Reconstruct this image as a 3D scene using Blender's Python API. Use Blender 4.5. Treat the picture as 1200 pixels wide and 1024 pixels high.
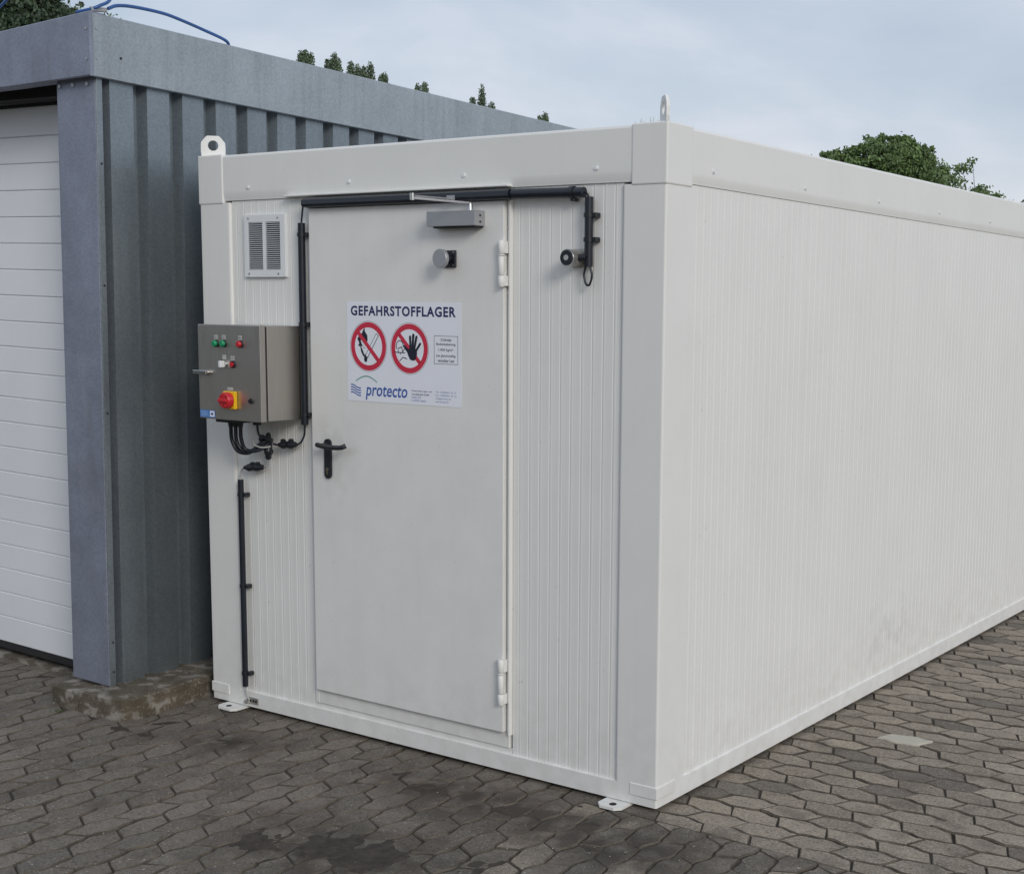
import bpy, bmesh, math, random
from mathutils import Vector, Matrix
random.seed(7)
PI = math.pi
for o in list(bpy.data.objects): bpy.data.objects.remove(o)
scene = bpy.context.scene
COL = scene.collection

# ------------------------------------------------------------------ camera
F_PX, YAW, PITCH, ROLL = 1597.87, 0.586027, -0.132094, 0.0145653
CX, CY, CZ = 2.63145, -4.12860, 1.845936
PPX, PPY = 745.73, 575.71
cam_d = bpy.data.cameras.new('camera'); cam = bpy.data.objects.new('camera', cam_d); COL.objects.link(cam)
fwd = Vector((-math.sin(YAW)*math.cos(PITCH), math.cos(YAW)*math.cos(PITCH), math.sin(PITCH)))
rgt = Vector((math.cos(YAW), math.sin(YAW), 0)); upv = rgt.cross(fwd)
r_ = rgt*math.cos(ROLL) + upv*math.sin(ROLL); u_ = -rgt*math.sin(ROLL) + upv*math.cos(ROLL)
cam.matrix_world = Matrix(((r_.x, u_.x, -fwd.x, CX), (r_.y, u_.y, -fwd.y, CY), (r_.z, u_.z, -fwd.z, CZ), (0, 0, 0, 1)))
cam_d.sensor_width = 36; cam_d.sensor_fit = 'HORIZONTAL'; cam_d.lens = F_PX*36/1200
cam_d.shift_x = (600-PPX)/1200; cam_d.shift_y = (PPY-512)/1200
cam_d.clip_start = 0.1; cam_d.clip_end = 3000
scene.camera = cam

# ------------------------------------------------------------------ world, sun, exposure
SUN_DIR = Vector((.82, -.47, .43)).normalized()      # towards the sun
W = bpy.data.worlds.new('World'); scene.world = W; W.use_nodes = True
nt = W.node_tree; nt.nodes.clear(); N = nt.nodes.new; LK = nt.links.new
out = N('ShaderNodeOutputWorld'); bg = N('ShaderNodeBackground'); bg.inputs['Strength'].default_value = 0.12
sky = N('ShaderNodeTexSky'); sky.sky_type = 'NISHITA'; sky.sun_disc = False
sky.sun_elevation = math.asin(SUN_DIR.z); sky.sun_rotation = math.atan2(SUN_DIR.x, SUN_DIR.y)
sky.air_density = 1.2; sky.dust_density = 2.0; sky.ozone_density = 1.5
tc = N('ShaderNodeTexCoord'); mp = N('ShaderNodeMapping'); mp.inputs['Scale'].default_value = (1, 1, 2.6)
n1 = N('ShaderNodeTexNoise'); n1.inputs['Scale'].default_value = 3.0; n1.inputs['Detail'].default_value = 7; n1.inputs['Roughness'].default_value = .52
n1.inputs['Distortion'].default_value = .3
LK(tc.outputs['Generated'], mp.inputs[0]); LK(mp.outputs[0], n1.inputs['Vector'])
cr = N('ShaderNodeValToRGB'); cr.color_ramp.elements[0].position = .36; cr.color_ramp.elements[1].position = .64
cr.color_ramp.elements[0].color = (4.05, 4.75, 5.75, 1); cr.color_ramp.elements[1].color = (6.35, 6.5, 7.2, 1)
e = cr.color_ramp.elements.new(.5); e.color = (4.95, 5.5, 6.4, 1)
LK(n1.outputs['Fac'], cr.inputs[0])
mx = N('ShaderNodeMixRGB'); mx.inputs[0].default_value = .86
LK(sky.outputs[0], mx.inputs[1]); LK(cr.outputs[0], mx.inputs[2]); LK(mx.outputs[0], bg.inputs[0]); LK(bg.outputs[0], out.inputs[0])
sd = bpy.data.lights.new('sun', 'SUN'); sd.energy = 1.22; sd.angle = math.radians(17); sd.color = (1, .95, .87)
so = bpy.data.objects.new('sun', sd); COL.objects.link(so); so.rotation_euler = SUN_DIR.to_track_quat('Z', 'Y').to_euler()
scene.view_settings.view_transform = 'Standard'; scene.view_settings.look = 'None'
scene.view_settings.exposure = 0.0; scene.view_settings.gamma = 1; scene.view_settings.use_curve_mapping = False
scene.render.engine = 'CYCLES'

# ------------------------------------------------------------------ materials
def mat(name, col, rough=.5, metal=0, spec=.5, amt=.12, scale=8, bump=0, bscale=200, streak=None, hook=None):
    m = bpy.data.materials.new(name); m.use_nodes = True; t = m.node_tree; b = t.nodes['Principled BSDF']
    b.inputs['Roughness'].default_value = rough; b.inputs['Metallic'].default_value = metal; b.inputs['Specular IOR Level'].default_value = spec
    g = t.nodes.new('ShaderNodeNewGeometry')
    n = t.nodes.new('ShaderNodeTexNoise'); n.inputs['Scale'].default_value = scale; n.inputs['Detail'].default_value = 6; n.inputs['Roughness'].default_value = .6
    if streak:
        mpp = t.nodes.new('ShaderNodeMapping'); mpp.inputs['Scale'].default_value = streak
        t.links.new(g.outputs['Position'], mpp.inputs[0]); t.links.new(mpp.outputs[0], n.inputs['Vector'])
    else: t.links.new(g.outputs['Position'], n.inputs['Vector'])
    r = t.nodes.new('ShaderNodeValToRGB'); r.color_ramp.elements[0].position = .3; r.color_ramp.elements[1].position = .7
    r.color_ramp.elements[0].color = tuple(c*(1-amt) for c in col)+(1,); r.color_ramp.elements[1].color = tuple(min(1, c*(1+amt)) for c in col)+(1,)
    t.links.new(n.outputs['Fac'], r.inputs[0]); src = r.outputs[0]
    if hook: src = hook(t, g, src, b)
    t.links.new(src, b.inputs['Base Color'])
    if bump:
        nb = t.nodes.new('ShaderNodeTexNoise'); nb.inputs['Scale'].default_value = bscale; nb.inputs['Detail'].default_value = 4
        t.links.new(g.outputs['Position'], nb.inputs['Vector'])
        bp = t.nodes.new('ShaderNodeBump'); bp.inputs['Strength'].default_value = bump; bp.inputs['Distance'].default_value = .002
        t.links.new(nb.outputs['Fac'], bp.inputs['Height']); t.links.new(bp.outputs[0], b.inputs['Normal'])
    return m
def mixn(t, fac, a, b, kind='MIX'):
    m = t.nodes.new('ShaderNodeMixRGB'); m.blend_type = kind
    for s, v in ((m.inputs[0], fac), (m.inputs[1], a), (m.inputs[2], b)):
        if hasattr(v, 'node'): t.links.new(v, s)
        else: s.default_value = v
    return m.outputs[0]
def noise(t, g, scale, detail=3, mapping=None, lo=.5, hi=.6):
    n = t.nodes.new('ShaderNodeTexNoise'); n.inputs['Scale'].default_value = scale; n.inputs['Detail'].default_value = detail
    if mapping:
        mpp = t.nodes.new('ShaderNodeMapping'); mpp.inputs['Scale'].default_value = mapping
        t.links.new(g.outputs['Position'], mpp.inputs[0]); t.links.new(mpp.outputs[0], n.inputs['Vector'])
    else: t.links.new(g.outputs['Position'], n.inputs['Vector'])
    mr = t.nodes.new('ShaderNodeMapRange'); mr.inputs['From Min'].default_value = lo; mr.inputs['From Max'].default_value = hi
    t.links.new(n.outputs['Fac'], mr.inputs['Value']); return mr.outputs[0]
def mulv(t, a, b, op='MULTIPLY'):
    m = t.nodes.new('ShaderNodeMath'); m.operation = op
    for s, v in ((m.inputs[0], a), (m.inputs[1], b)):
        if hasattr(v, 'node'): t.links.new(v, s)
        else: s.default_value = v
    return m.outputs[0]
def blob(t, g, c, r):          # soft spot of dirt round a world point
    d = t.nodes.new('ShaderNodeVectorMath'); d.operation = 'SUBTRACT'; t.links.new(g.outputs['Position'], d.inputs[0]); d.inputs[1].default_value = c
    s = t.nodes.new('ShaderNodeVectorMath'); s.operation = 'DIVIDE'; t.links.new(d.outputs[0], s.inputs[0]); s.inputs[1].default_value = r
    l = t.nodes.new('ShaderNodeVectorMath'); l.operation = 'LENGTH'; t.links.new(s.outputs[0], l.inputs[0])
    mr = t.nodes.new('ShaderNodeMapRange'); mr.inputs['From Min'].default_value = 1; mr.inputs['From Max'].default_value = .2
    t.links.new(l.outputs['Value'], mr.inputs['Value']); return mr.outputs[0]

def paint_hook(t, g, src, b):
    # light water streaks, specks, grime splashed up from the paving, one scuffed spot on the long side
    st = noise(t, g, 3, 4, (9, 9, .55), .52, .75); src = mixn(t, mulv(t, st, .05), src, (.50, .48, .43, 1))
    sp = noise(t, g, 46, 2, None, .74, .80); src = mixn(t, mulv(t, sp, .3), src, (.22, .20, .17, 1))
    z = t.nodes.new('ShaderNodeSeparateXYZ'); t.links.new(g.outputs['Position'], z.inputs[0])
    mr = t.nodes.new('ShaderNodeMapRange'); mr.inputs['From Min'].default_value = .45; mr.inputs['From Max'].default_value = .0
    t.links.new(z.outputs[2], mr.inputs['Value'])
    gr = noise(t, g, 14, 5, None, .40, .75)
    src = mixn(t, mulv(t, mulv(t, mr.outputs[0], gr), .20), src, (.33, .29, .24, 1))
    sc = mulv(t, blob(t, g, (0, 2.15, .27), (.3, .42, .22)), noise(t, g, 11, 5, None, .46, .62))
    src = mixn(t, mulv(t, sc, .20), src, (.30, .30, .31, 1))
    return src
PAINT = mat('white_paint', (.80, .80, .778), .42, amt=.022, scale=3, bump=.05, bscale=350, hook=paint_hook)
def door_hook(t, g, src, b):
    src = paint_hook(t, g, src, b)
    hm = mulv(t, blob(t, g, (-1.64, -.016, 1.20), (.17, .5, .24)), noise(t, g, 16, 5, None, .42, .62)); src = mixn(t, mulv(t, hm, .22), src, (.36, .34, .31, 1))
    dn = noise(t, g, 60, 3, None, .66, .70); return mixn(t, mulv(t, dn, .12), src, (.40, .38, .35, 1))
PAINT2 = mat('door_paint', (.795, .793, .772), .5, amt=.03, scale=5, bump=.12, bscale=260, hook=door_hook)
WHITE = mat('white_plastic', (.78, .80, .82), .45, amt=.03)
def galv_hook(t, g, src, b):
    v = t.nodes.new('ShaderNodeTexVoronoi'); v.inputs['Scale'].default_value = 130; t.links.new(g.outputs['Position'], v.inputs['Vector'])
    h = t.nodes.new('ShaderNodeSeparateColor'); t.links.new(v.outputs['Color'], h.inputs[0])
    mr = t.nodes.new('ShaderNodeMapRange'); mr.inputs['To Min'].default_value = .90; mr.inputs['To Max'].default_value = 1.1
    t.links.new(h.outputs[0], mr.inputs['Value'])
    src = mixn(t, 1, src, mr.outputs[0], 'MULTIPLY')
    st = noise(t, g, 2.5, 5, (10, 10, .5), .5, .75); src = mixn(t, mulv(t, st, .25), src, (.16, .17, .17, 1))
    bl = noise(t, g, 5, 5, None, .58, .72); src = mixn(t, mulv(t, bl, .12), src, (.48, .50, .52, 1))
    return src
GALV = mat('galvanised_sheet', (.26, .298, .325), .38, metal=.72, amt=.08, scale=3, bump=.05, bscale=90, hook=galv_hook)
GALVB = mat('galvanised_post', (.25, .275, .35), .5, metal=.3, amt=.16, scale=4, bump=.1, bscale=90, hook=galv_hook)
GALVF = mat('galvanised_fascia', (.33, .375, .41), .5, metal=.3, amt=.10, scale=3, bump=.1, bscale=90, hook=galv_hook)
def steel_hook(t, g, src, b):
    br = noise(t, g, 6, 3, (160, 160, 1.5), .35, .65)
    mr = t.nodes.new('ShaderNodeMapRange'); mr.inputs['To Min'].default_value = .28; mr.inputs['To Max'].default_value = .42
    t.links.new(br, mr.inputs['Value']); t.links.new(mr.outputs[0], b.inputs['Roughness']); return src
STEEL = mat('brushed_steel', (.47, .445, .41), .30, metal=.9, amt=.05, scale=6, streak=(40, 40, 1), hook=steel_hook)
ALU = mat('grey_aluminium', (.42, .43, .45), .4, metal=.5, amt=.03)
CHROME = mat('bright_metal', (.62, .62, .62), .22, metal=1, amt=.05)
ZINC = mat('zinc_plate', (.45, .44, .41), .4, metal=.7, amt=.2, scale=30)
BLACK = mat('black_plastic', (.013, .016, .022), .38, amt=.2)
CABLE = mat('black_cable', (.011, .015, .024), .33, amt=.2)
RUBBER = mat('black_rubber', (.018, .018, .018), .75, amt=.2)
DARK = mat('dark_interior', (.012, .012, .012), .8)
GREYCAB = mat('grey_cable', (.42, .43, .42), .5)
BLUECAB = mat('blue_cable', (.03, .10, .30), .4, amt=.15)
RED = mat('red_plastic', (.55, .02, .03), .3, amt=.05)
GREEN = mat('green_plastic', (.01, .28, .12), .25, amt=.05)
YEL = mat('yellow_plastic', (.85, .50, .01), .35, amt=.03)
LEGEND = mat('legend_plate', (.42, .43, .42), .5)
BRASS = mat('brass', (.25, .23, .15), .4, metal=.8)
S_WHITE = mat('sign_white', (.86, .88, .95), .35, amt=.015)
S_RED = mat('sign_red', (.62, .03, .07), .4, amt=.04)
S_NAVY = mat('sign_navy', (.02, .03, .12), .4)
S_BLUE = mat('sign_blue', (.04, .11, .42), .4)
S_GREEN = mat('sign_green', (.05, .30, .22), .4)
S_BLACK = mat('sign_black', (.012, .015, .03), .4)
L_BLUE = mat('label_blue', (.06, .20, .52), .4)
L_PALE = mat('label_pale', (.30, .45, .70), .4)
GDOOR = mat('garage_door_paint', (.79, .805, .84), .42, amt=.03, scale=2, bump=.15, bscale=120)
def conc_hook(t, g, src, b):
    z = t.nodes.new('ShaderNodeSeparateXYZ'); t.links.new(g.outputs['Normal'], z.inputs[0])
    sp = noise(t, g, 90, 2, None, .60, .68); src = mixn(t, mulv(t, sp, .6), src, (.34, .33, .30, 1))
    ch = noise(t, g, 12, 9, (1, 1, 1.3), .53, .60); src = mixn(t, mulv(t, ch, .68), src, (.33, .31, .28, 1))
    mo = noise(t, g, 7, 6, None, .50, .62); src = mixn(t, mulv(t, mo, .45), src, (.060, .050, .030, 1))
    return src
CONC = mat('old_concrete', (.120, .098, .072), .9, amt=.35, scale=12, bump=1, bscale=45, hook=conc_hook)
def stone_hook(t, g, src, b, base=(.148, .130, .108)):
    oi = t.nodes.new('ShaderNodeObjectInfo')
    zn = t.nodes.new('ShaderNodeSeparateXYZ'); t.links.new(g.outputs['Position'], zn.inputs[0])
    rnd = mulv(t, mulv(t, g.outputs['Random Per Island'], oi.outputs['Random'], 'ADD'), 1, 'FRACT')
    mr = t.nodes.new('ShaderNodeMapRange'); mr.inputs['To Min'].default_value = .74; mr.inputs['To Max'].default_value = 1.20; t.links.new(rnd, mr.inputs['Value'])
    src = mixn(t, 1, src, mr.outputs[0], 'MULTIPLY')
    rn2 = mulv(t, mulv(t, rnd, 7.13), 1, 'FRACT')
    src = mixn(t, mulv(t, rn2, .30), src, (.105, .078, .058, 1))
    lg = noise(t, g, .9, 4, None, .42, .62); src = mixn(t, mulv(t, lg, .30), src, tuple(c*.68 for c in base)+(1,))
    ag = noise(t, g, 120, 4, None, .50, .62); src = mixn(t, mulv(t, ag, .42), src, tuple(c*1.9 for c in base)+(1,))
    sp = noise(t, g, 90, 1, None, .715, .74); src = mixn(t, mulv(t, sp, .75), src, (.46, .45, .42, 1))
    dk = noise(t, g, 85, 4, None, .56, .66); src = mixn(t, mulv(t, dk, .62), src, tuple(c*.3 for c in base)+(1,))
    di = noise(t, g, 5, 8, None, .53, .68); src = mixn(t, mulv(t, di, .45), src, (.050, .040, .031, 1))
    for c, r in (((-.65, -.95, 0), (.75, .42, 9)), ((-.6, -.28, 0), (1.0, .30, 9)), ((-1.95, -.37, 0), (.4, .2, 9)), ((.1, -.35, 0), (.6, .35, 9))):
        bl = mulv(t, blob(t, g, c, r), noise(t, g, 9, 8, None, .30, .56)); src = mixn(t, mulv(t, bl, .95), src, (.044, .034, .026, 1))
    return src
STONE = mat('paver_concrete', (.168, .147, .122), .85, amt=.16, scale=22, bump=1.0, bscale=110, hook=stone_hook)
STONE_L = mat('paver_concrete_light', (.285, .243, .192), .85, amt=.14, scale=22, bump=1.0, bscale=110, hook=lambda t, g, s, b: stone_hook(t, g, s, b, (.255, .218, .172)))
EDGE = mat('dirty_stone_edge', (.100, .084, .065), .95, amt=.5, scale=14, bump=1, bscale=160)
PALE = mat('pale_paver', (.46, .43, .365), .85, amt=.05, scale=22, bump=.5, bscale=130)
SOIL = mat('joint_soil', (.046, .037, .029), .95, amt=.45, scale=30, bump=1, bscale=160)
YARD = mat('yard_surface', (.17, .15, .125), .9, amt=.25, scale=3, bump=.6, bscale=60)
BARK = mat('bark', (.10, .075, .05), .9, amt=.2)
def leafmat(name, col):
    def hk(t, g, src, b):
        mr = t.nodes.new('ShaderNodeMapRange'); mr.inputs['To Min'].default_value = .55; mr.inputs['To Max'].default_value = 1.6
        t.links.new(g.outputs['Random Per Island'], mr.inputs['Value']); b.inputs['Transmission Weight'].default_value = 0
        return mixn(t, 1, src, mr.outputs[0], 'MULTIPLY')
    return mat(name, col, .6, amt=.3, scale=1.5, hook=hk)
LEAF = leafmat('tree_leaves', (.088, .145, .042)); LEAFP = leafmat('poplar_leaves', (.085, .125, .07)); LEAFD = leafmat('dark_leaves', (.035, .06, .03))
GRASS = mat('grass', (.05, .10, .02), .7, amt=.3)
STRAW = mat('dry_stalk', (.35, .34, .28), .8)

# ------------------------------------------------------------------ builders
class MB:
    def __init__(s): s.v = []; s.f = []; s.sm = []
    def add(s, vs, fs, smooth=False):
        o = len(s.v); s.v += [tuple(p) for p in vs]; s.f += [tuple(i+o for i in f) for f in fs]; s.sm += [smooth]*len(fs); return s
    def box(s, x0, x1, y0, y1, z0, z1, bev=0, seg=1):
        if not bev:
            v = [(x, y, z) for z in (z0, z1) for y in (y0, y1) for x in (x0, x1)]
            return s.add(v, [(0,2,3,1),(4,5,7,6),(0,1,5,4),(1,3,7,5),(3,2,6,7),(2,0,4,6)])
        bm = bmesh.new(); bmesh.ops.create_cube(bm, size=1)
        for w in bm.verts: w.co = Vector(((x0+x1)/2+w.co.x*(x1-x0), (y0+y1)/2+w.co.y*(y1-y0), (z0+z1)/2+w.co.z*(z1-z0)))
        bmesh.ops.bevel(bm, geom=bm.edges[:], offset=bev, segments=seg, affect='EDGES', profile=.5)
        bm.verts.index_update(); s.add([w.co[:] for w in bm.verts], [[w.index for w in f.verts] for f in bm.faces]); bm.free(); return s
    def prism(s, poly, z0, z1, axis='z'):        # poly in the plane across the axis, both ends capped
        n = len(poly)
        def P(a, b, c): return {'z': (a, b, c), 'y': (a, c, b), 'x': (c, a, b)}[axis]
        v = [P(a, b, z0) for a, b in poly] + [P(a, b, z1) for a, b in poly]
        return s.add(v, [tuple(range(n))[::-1], tuple(range(n, 2*n))] + [(i, (i+1) % n, n+(i+1) % n, n+i) for i in range(n)])
    def tube(s, path, r, n=10, cap=True):
        P = [Vector(p) for p in path]; rr = r if isinstance(r, (list, tuple)) else [r]*len(P); rings = []
        t0 = (P[1]-P[0]).normalized(); a = t0.orthogonal().normalized()
        for i, p in enumerate(P):
            t = ((P[min(i+1, len(P)-1)]-P[max(i-1, 0)])).normalized(); a = (a - t*a.dot(t)).normalized(); b = t.cross(a)
            rings.append([p + (a*math.cos(2*PI*k/n)+b*math.sin(2*PI*k/n))*rr[i] for k in range(n)])
        v = [q for R in rings for q in R]
        f = [(i*n+k, i*n+(k+1) % n, (i+1)*n+(k+1) % n, (i+1)*n+k) for i in range(len(P)-1) for k in range(n)]
        s.add(v, f, True)
        if cap:
            s.add(rings[0][::-1], [tuple(range(n))]); s.add(rings[-1], [tuple(range(n))])
        return s
    def build(s, name, m, parent=None, org=None):
        me = bpy.data.meshes.new(name); me.from_pydata(s.v, [], s.f)
        me.polygons.foreach_set('use_smooth', s.sm); me.materials.append(m)
        bm = bmesh.new(); bm.from_mesh(me); bmesh.ops.recalc_face_normals(bm, faces=bm.faces); bm.to_mesh(me); bm.free()
        o = bpy.data.objects.new(name, me); COL.objects.link(o)
        if parent:
            o.parent = parent
            root = parent
            while root.parent: root = root.parent
            if not root.get('_local'):                      # parts are drawn in world coordinates
                me.transform(Matrix.Translation(-Vector(root.location)))
        return o
def spline(pts, n=8):
    P = [Vector(p) for p in pts]; P = [2*P[0]-P[1]]+P+[2*P[-1]-P[-2]]; out = []
    for i in range(1, len(P)-2):
        for k in range(n):
            t = k/n; out.append(.5*((2*P[i])+(-P[i-1]+P[i+1])*t+(2*P[i-1]-5*P[i]+4*P[i+1]-P[i+2])*t*t+(-P[i-1]+3*P[i]-3*P[i+1]+P[i+2])*t**3))
    out.append(P[-2]); return out
def tag(o, label, cat, group=None):
    o['label'] = label; o['category'] = cat
    if group: o['group'] = group
    return o
def thing(name, loc, label, cat, group=None):
    o = bpy.data.objects.new(name, None); COL.objects.link(o); o.location = loc; o.empty_display_size = .1
    return tag(o, label, cat, group)
def cyl(mb, c, axis, r, L, n=20, r2=None):
    d = {'x': Vector((1,0,0)), 'y': Vector((0,1,0)), 'z': Vector((0,0,1))}[axis]*L; c = Vector(c)
    return mb.tube([c, c+d], [r, r if r2 is None else r2], n)
def copy_part(o, parent, loc):
    c = o.copy(); COL.objects.link(c); c.parent = parent; c.location = loc; return c

# ================================================================== GROUND (structure)
GZ = -.02
g = MB().add([(-1500,-1500,GZ-.05),(1500,-1500,GZ-.05),(1500,1500,GZ-.05),(-1500,1500,GZ-.05)], [(0,1,2,3)]).build('ground', YARD); g['kind'] = 'structure'
def added_bank_h(x, y):
    d = math.hypot((x+8)*.55, 0); ridge = max(0, min(1, (-13-y)/5)); edge = max(0, min(1, (x+34)/6))*max(0, min(1, (15-x)/6))
    q = Vector((x*.35, y*.35, 1)); return (GZ-.3)+ridge*edge*(4.0+1.2*mnoise.noise(q)+.8*mnoise.noise(q*3)+.35*mnoise.noise(q*8))
from mathutils import noise as mnoise
bv = []; bf = []; BX, BY = 124, 60
for j in range(BY+1):
    for i in range(BX+1): x = -36+i*.42; y = -12.5-j*.35; bv.append((x, y, added_bank_h(x, y)))
bf = [(j*(BX+1)+i, (j+1)*(BX+1)+i, (j+1)*(BX+1)+i+1, j*(BX+1)+i+1) for j in range(BY) for i in range(BX)]
bk = MB().add(bv, bf, True).build('added_dark_bank', mat('added_bank_dark_green', (.045, .06, .03), .9, amt=.4, scale=2, bump=1, bscale=5)); bk['kind'] = 'structure'  # unseen bank, added behind the camera to darken front light and metal reflections
pav = bpy.data.objects.new('pavement', None); COL.objects.link(pav); pav['kind'] = 'structure'; pav['_local'] = 1
PU, PV = .197, .2185
HV, TU = .0425, .0175
BOUND = -.055
def hexpts(t):
    P = [(-PU/2-TU, HV), (-PU/2+TU, -HV), (TU, -PV/2+HV), (PU/2+TU, -HV), (PU/2-TU, HV), (-TU, PV/2-HV)]
    if t: P = [(-a, b) for a, b in P][::-1]
    return P
def stone_geo(t, swap, rs, inset=None, clip=None):
    P = hexpts(t)
    if swap: P = [(b, a) for a, b in P]
    n = 6; pts = []
    for i in range(n):
        a = Vector(P[i]); b = Vector(P[(i+1) % n]); d = b-a; nr = Vector((-d.y, d.x)).normalized(); long_ = d.length > .092
        pts.append(a)
        if long_:
            for s_ in (.3, .7): pts.append(a+d*s_ + nr*(.0035*math.sin(2*PI*s_)))
    if clip:                                   # (y limit, +1 keep above / -1 keep below), in the stone's own frame
        lim, sg_ = clip; q2 = []
        for i in range(len(pts)):
            a, b = pts[i], pts[(i+1) % len(pts)]; ia = (a.y-lim)*sg_ >= 0; ib = (b.y-lim)*sg_ >= 0
            if ia: q2.append(a)
            if ia != ib: q2.append(a+(b-a)*((lim-a.y)/(b.y-a.y)))
        pts = [p_ for i, p_ in enumerate(q2) if (p_-q2[i-1]).length > .006]
        if len(pts) < 3: return None
        if max(p_.y for p_ in pts)-min(p_.y for p_ in pts) < .035 or max(p_.x for p_ in pts)-min(p_.x for p_ in pts) < .035: return None
    area = sum(pts[i].x*pts[(i+1) % len(pts)].y-pts[(i+1) % len(pts)].x*pts[i].y for i in range(len(pts)))
    if area < 0: pts = pts[::-1]
    pts = [q_+Vector((rs.gauss(0, .0012), rs.gauss(0, .0012))) for q_ in pts]; m = len(pts); ins = .0018 if inset is None else inset
    def ring(k, dz):
        R = []; k0 = k
        for i in range(m):
            vv_ = abs(pts[i].x if swap else pts[i].y); k = k0+(.0016 if vv_ > .045 else 0)
            p0, p, p1 = pts[i-1], pts[i], pts[(i+1) % m]; e0 = (p-p0).normalized(); e1 = (p1-p).normalized()
            nn = Vector((-(e0+e1).y, (e0+e1).x)).normalized(); q = p+nn*(k+rs.uniform(0, .0016)); R.append((q.x, q.y, dz))
        return R
    v = ring(ins, -.03)+ring(ins, -.0065+rs.uniform(-.001, .001))+ring(ins+.0044+rs.uniform(0, .0015), 0)
    f = []
    for L in (0, 1):
        for i in range(m): f.append((L*m+i, L*m+(i+1) % m, (L+1)*m+(i+1) % m, (L+1)*m+i))
    c = len(v); v.append((sum(q_.x for q_ in pts)/m, sum(q_.y for q_ in pts)/m, .0012))
    f += [(2*m+i, 2*m+(i+1) % m, c) for i in range(m)]
    return v, f
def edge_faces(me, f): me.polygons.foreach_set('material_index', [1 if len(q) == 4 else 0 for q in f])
RS = random.Random(11)
variants = {(t, z): [] for t in (0, 1) for z in (0, 1)}
for key in variants:
    for k in range(6):
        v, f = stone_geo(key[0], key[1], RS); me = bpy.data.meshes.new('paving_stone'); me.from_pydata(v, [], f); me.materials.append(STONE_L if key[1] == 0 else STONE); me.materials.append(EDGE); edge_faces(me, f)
        variants[key].append((me, v, f))
centres = []
# zone A (beside and behind the long side): stones lie across; zone B (in front): turned a quarter turn
for i in range(-60, 60):
    for j in range(-60, 60):
        for t in (0, 1):
            ox, oy = (.5, 0) if t == 0 else (0, .5)
            x = .407+(i+ox)*PU; y = 1.297+(j+oy)*PV
            if x > -.32 and y > BOUND-.10 and y < 9 and x < 7: centres.append((x, y, t, 0))
            x = -1.439+(j+oy)*PV; y = -.883+(i+ox)*PU
            if y < (BOUND+.10 if x > -.30 else .36) and y > -4.4 and -8 < x < 7: centres.append((x, y, t, 1))
            elif x < -2.75 and .36 <= y < 3 and x > -8: centres.append((x, y, t, 1))
def in_plinth(x, y):
    if y > -.42 and -3.05 < x < -2.55-.0: return True
    if x < -2.75 and y > .0: return True
    return False
def project(x, y, z):
    d = Vector((x-CX, y-CY, z-CZ)); w = d.dot(fwd)
    if w < .3: return None
    return PPX+F_PX*d.dot(r_)/w, PPY-F_PX*d.dot(u_)/w, w
sel = []
for c in centres:
    x, y, t, sw = c
    if -2.42 < x < -.12 and .12 < y < 5.85: continue
    if x < -2.75 and sw == 0: continue
    if in_plinth(x, y): continue
    p = project(x, y, GZ); vis = p and -10 < p[0] < 1210 and p[1] < 1034 and not (x < -.02 and y > .02) and not (x < -2.8 and y > -.2)
    sel.append(((p[2] if vis else 1e6+RS.random()), c))
sel.sort(key=lambda q: q[0])
WHITE_C = (.407, 1.297+.5*PV)
bulk = MB(); bulkm = []; nobj = 0; recol = {}
for k, (d, (x, y, t, sw)) in enumerate(sel):
    me, v, f = variants[(t, sw)][RS.randrange(6)]
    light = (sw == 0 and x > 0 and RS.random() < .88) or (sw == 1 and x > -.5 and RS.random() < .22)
    if x > -.30 and abs(y-BOUND) < .13:
        gq = stone_geo(t, sw, RS, clip=(BOUND-y, 1 if sw == 0 else -1))
        if gq is None: continue
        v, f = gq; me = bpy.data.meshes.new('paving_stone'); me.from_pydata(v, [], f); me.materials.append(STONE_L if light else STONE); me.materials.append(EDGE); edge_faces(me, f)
    elif light != (sw == 0):
        key = (me.name, light)
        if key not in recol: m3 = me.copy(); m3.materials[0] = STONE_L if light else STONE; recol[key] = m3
        me = recol[key]
    wx, wy = x, y
    x += .006*mnoise.noise(Vector((wx*1.3, wy*1.3, 4)))+RS.gauss(0, .0008); y += (.006*mnoise.noise(Vector((wx*1.3, wy*1.3, 9)))+RS.gauss(0, .0008)) if abs(y-BOUND) > .13 else 0
    z = GZ+.004*mnoise.noise(Vector((wx*.9, wy*.9, 2)))+RS.uniform(-.0022, .0026); rx = RS.uniform(-.018, .018); ry = RS.uniform(-.018, .018); rz = RS.uniform(-.02, .02)
    pale = abs(x-WHITE_C[0]) < .03 and abs(y-WHITE_C[1]) < .03
    if (k < 299 and d < 1e5) or pale:
        o = bpy.data.objects.new('paving_stone', me); COL.objects.link(o); o.parent = pav; o.location = (x, y, z); o.rotation_euler = (rx, ry, rz); nobj += 1
        if pale:
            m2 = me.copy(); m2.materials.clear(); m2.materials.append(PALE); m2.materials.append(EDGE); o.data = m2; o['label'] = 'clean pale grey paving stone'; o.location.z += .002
    else:
        M = Matrix.Translation((x, y, z)) @ Matrix.Rotation(rz, 4, 'Z') @ Matrix.Rotation(rx, 4, 'X') @ Matrix.Rotation(ry, 4, 'Y')
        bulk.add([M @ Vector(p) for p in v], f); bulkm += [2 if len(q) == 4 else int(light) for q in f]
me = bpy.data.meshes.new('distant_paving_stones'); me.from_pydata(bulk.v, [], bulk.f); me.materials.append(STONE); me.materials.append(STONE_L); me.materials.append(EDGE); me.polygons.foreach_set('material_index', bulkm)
o = bpy.data.objects.new('paving_stones', me); COL.objects.link(o); o.parent = pav; o['kind'] = 'stuff'
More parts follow.
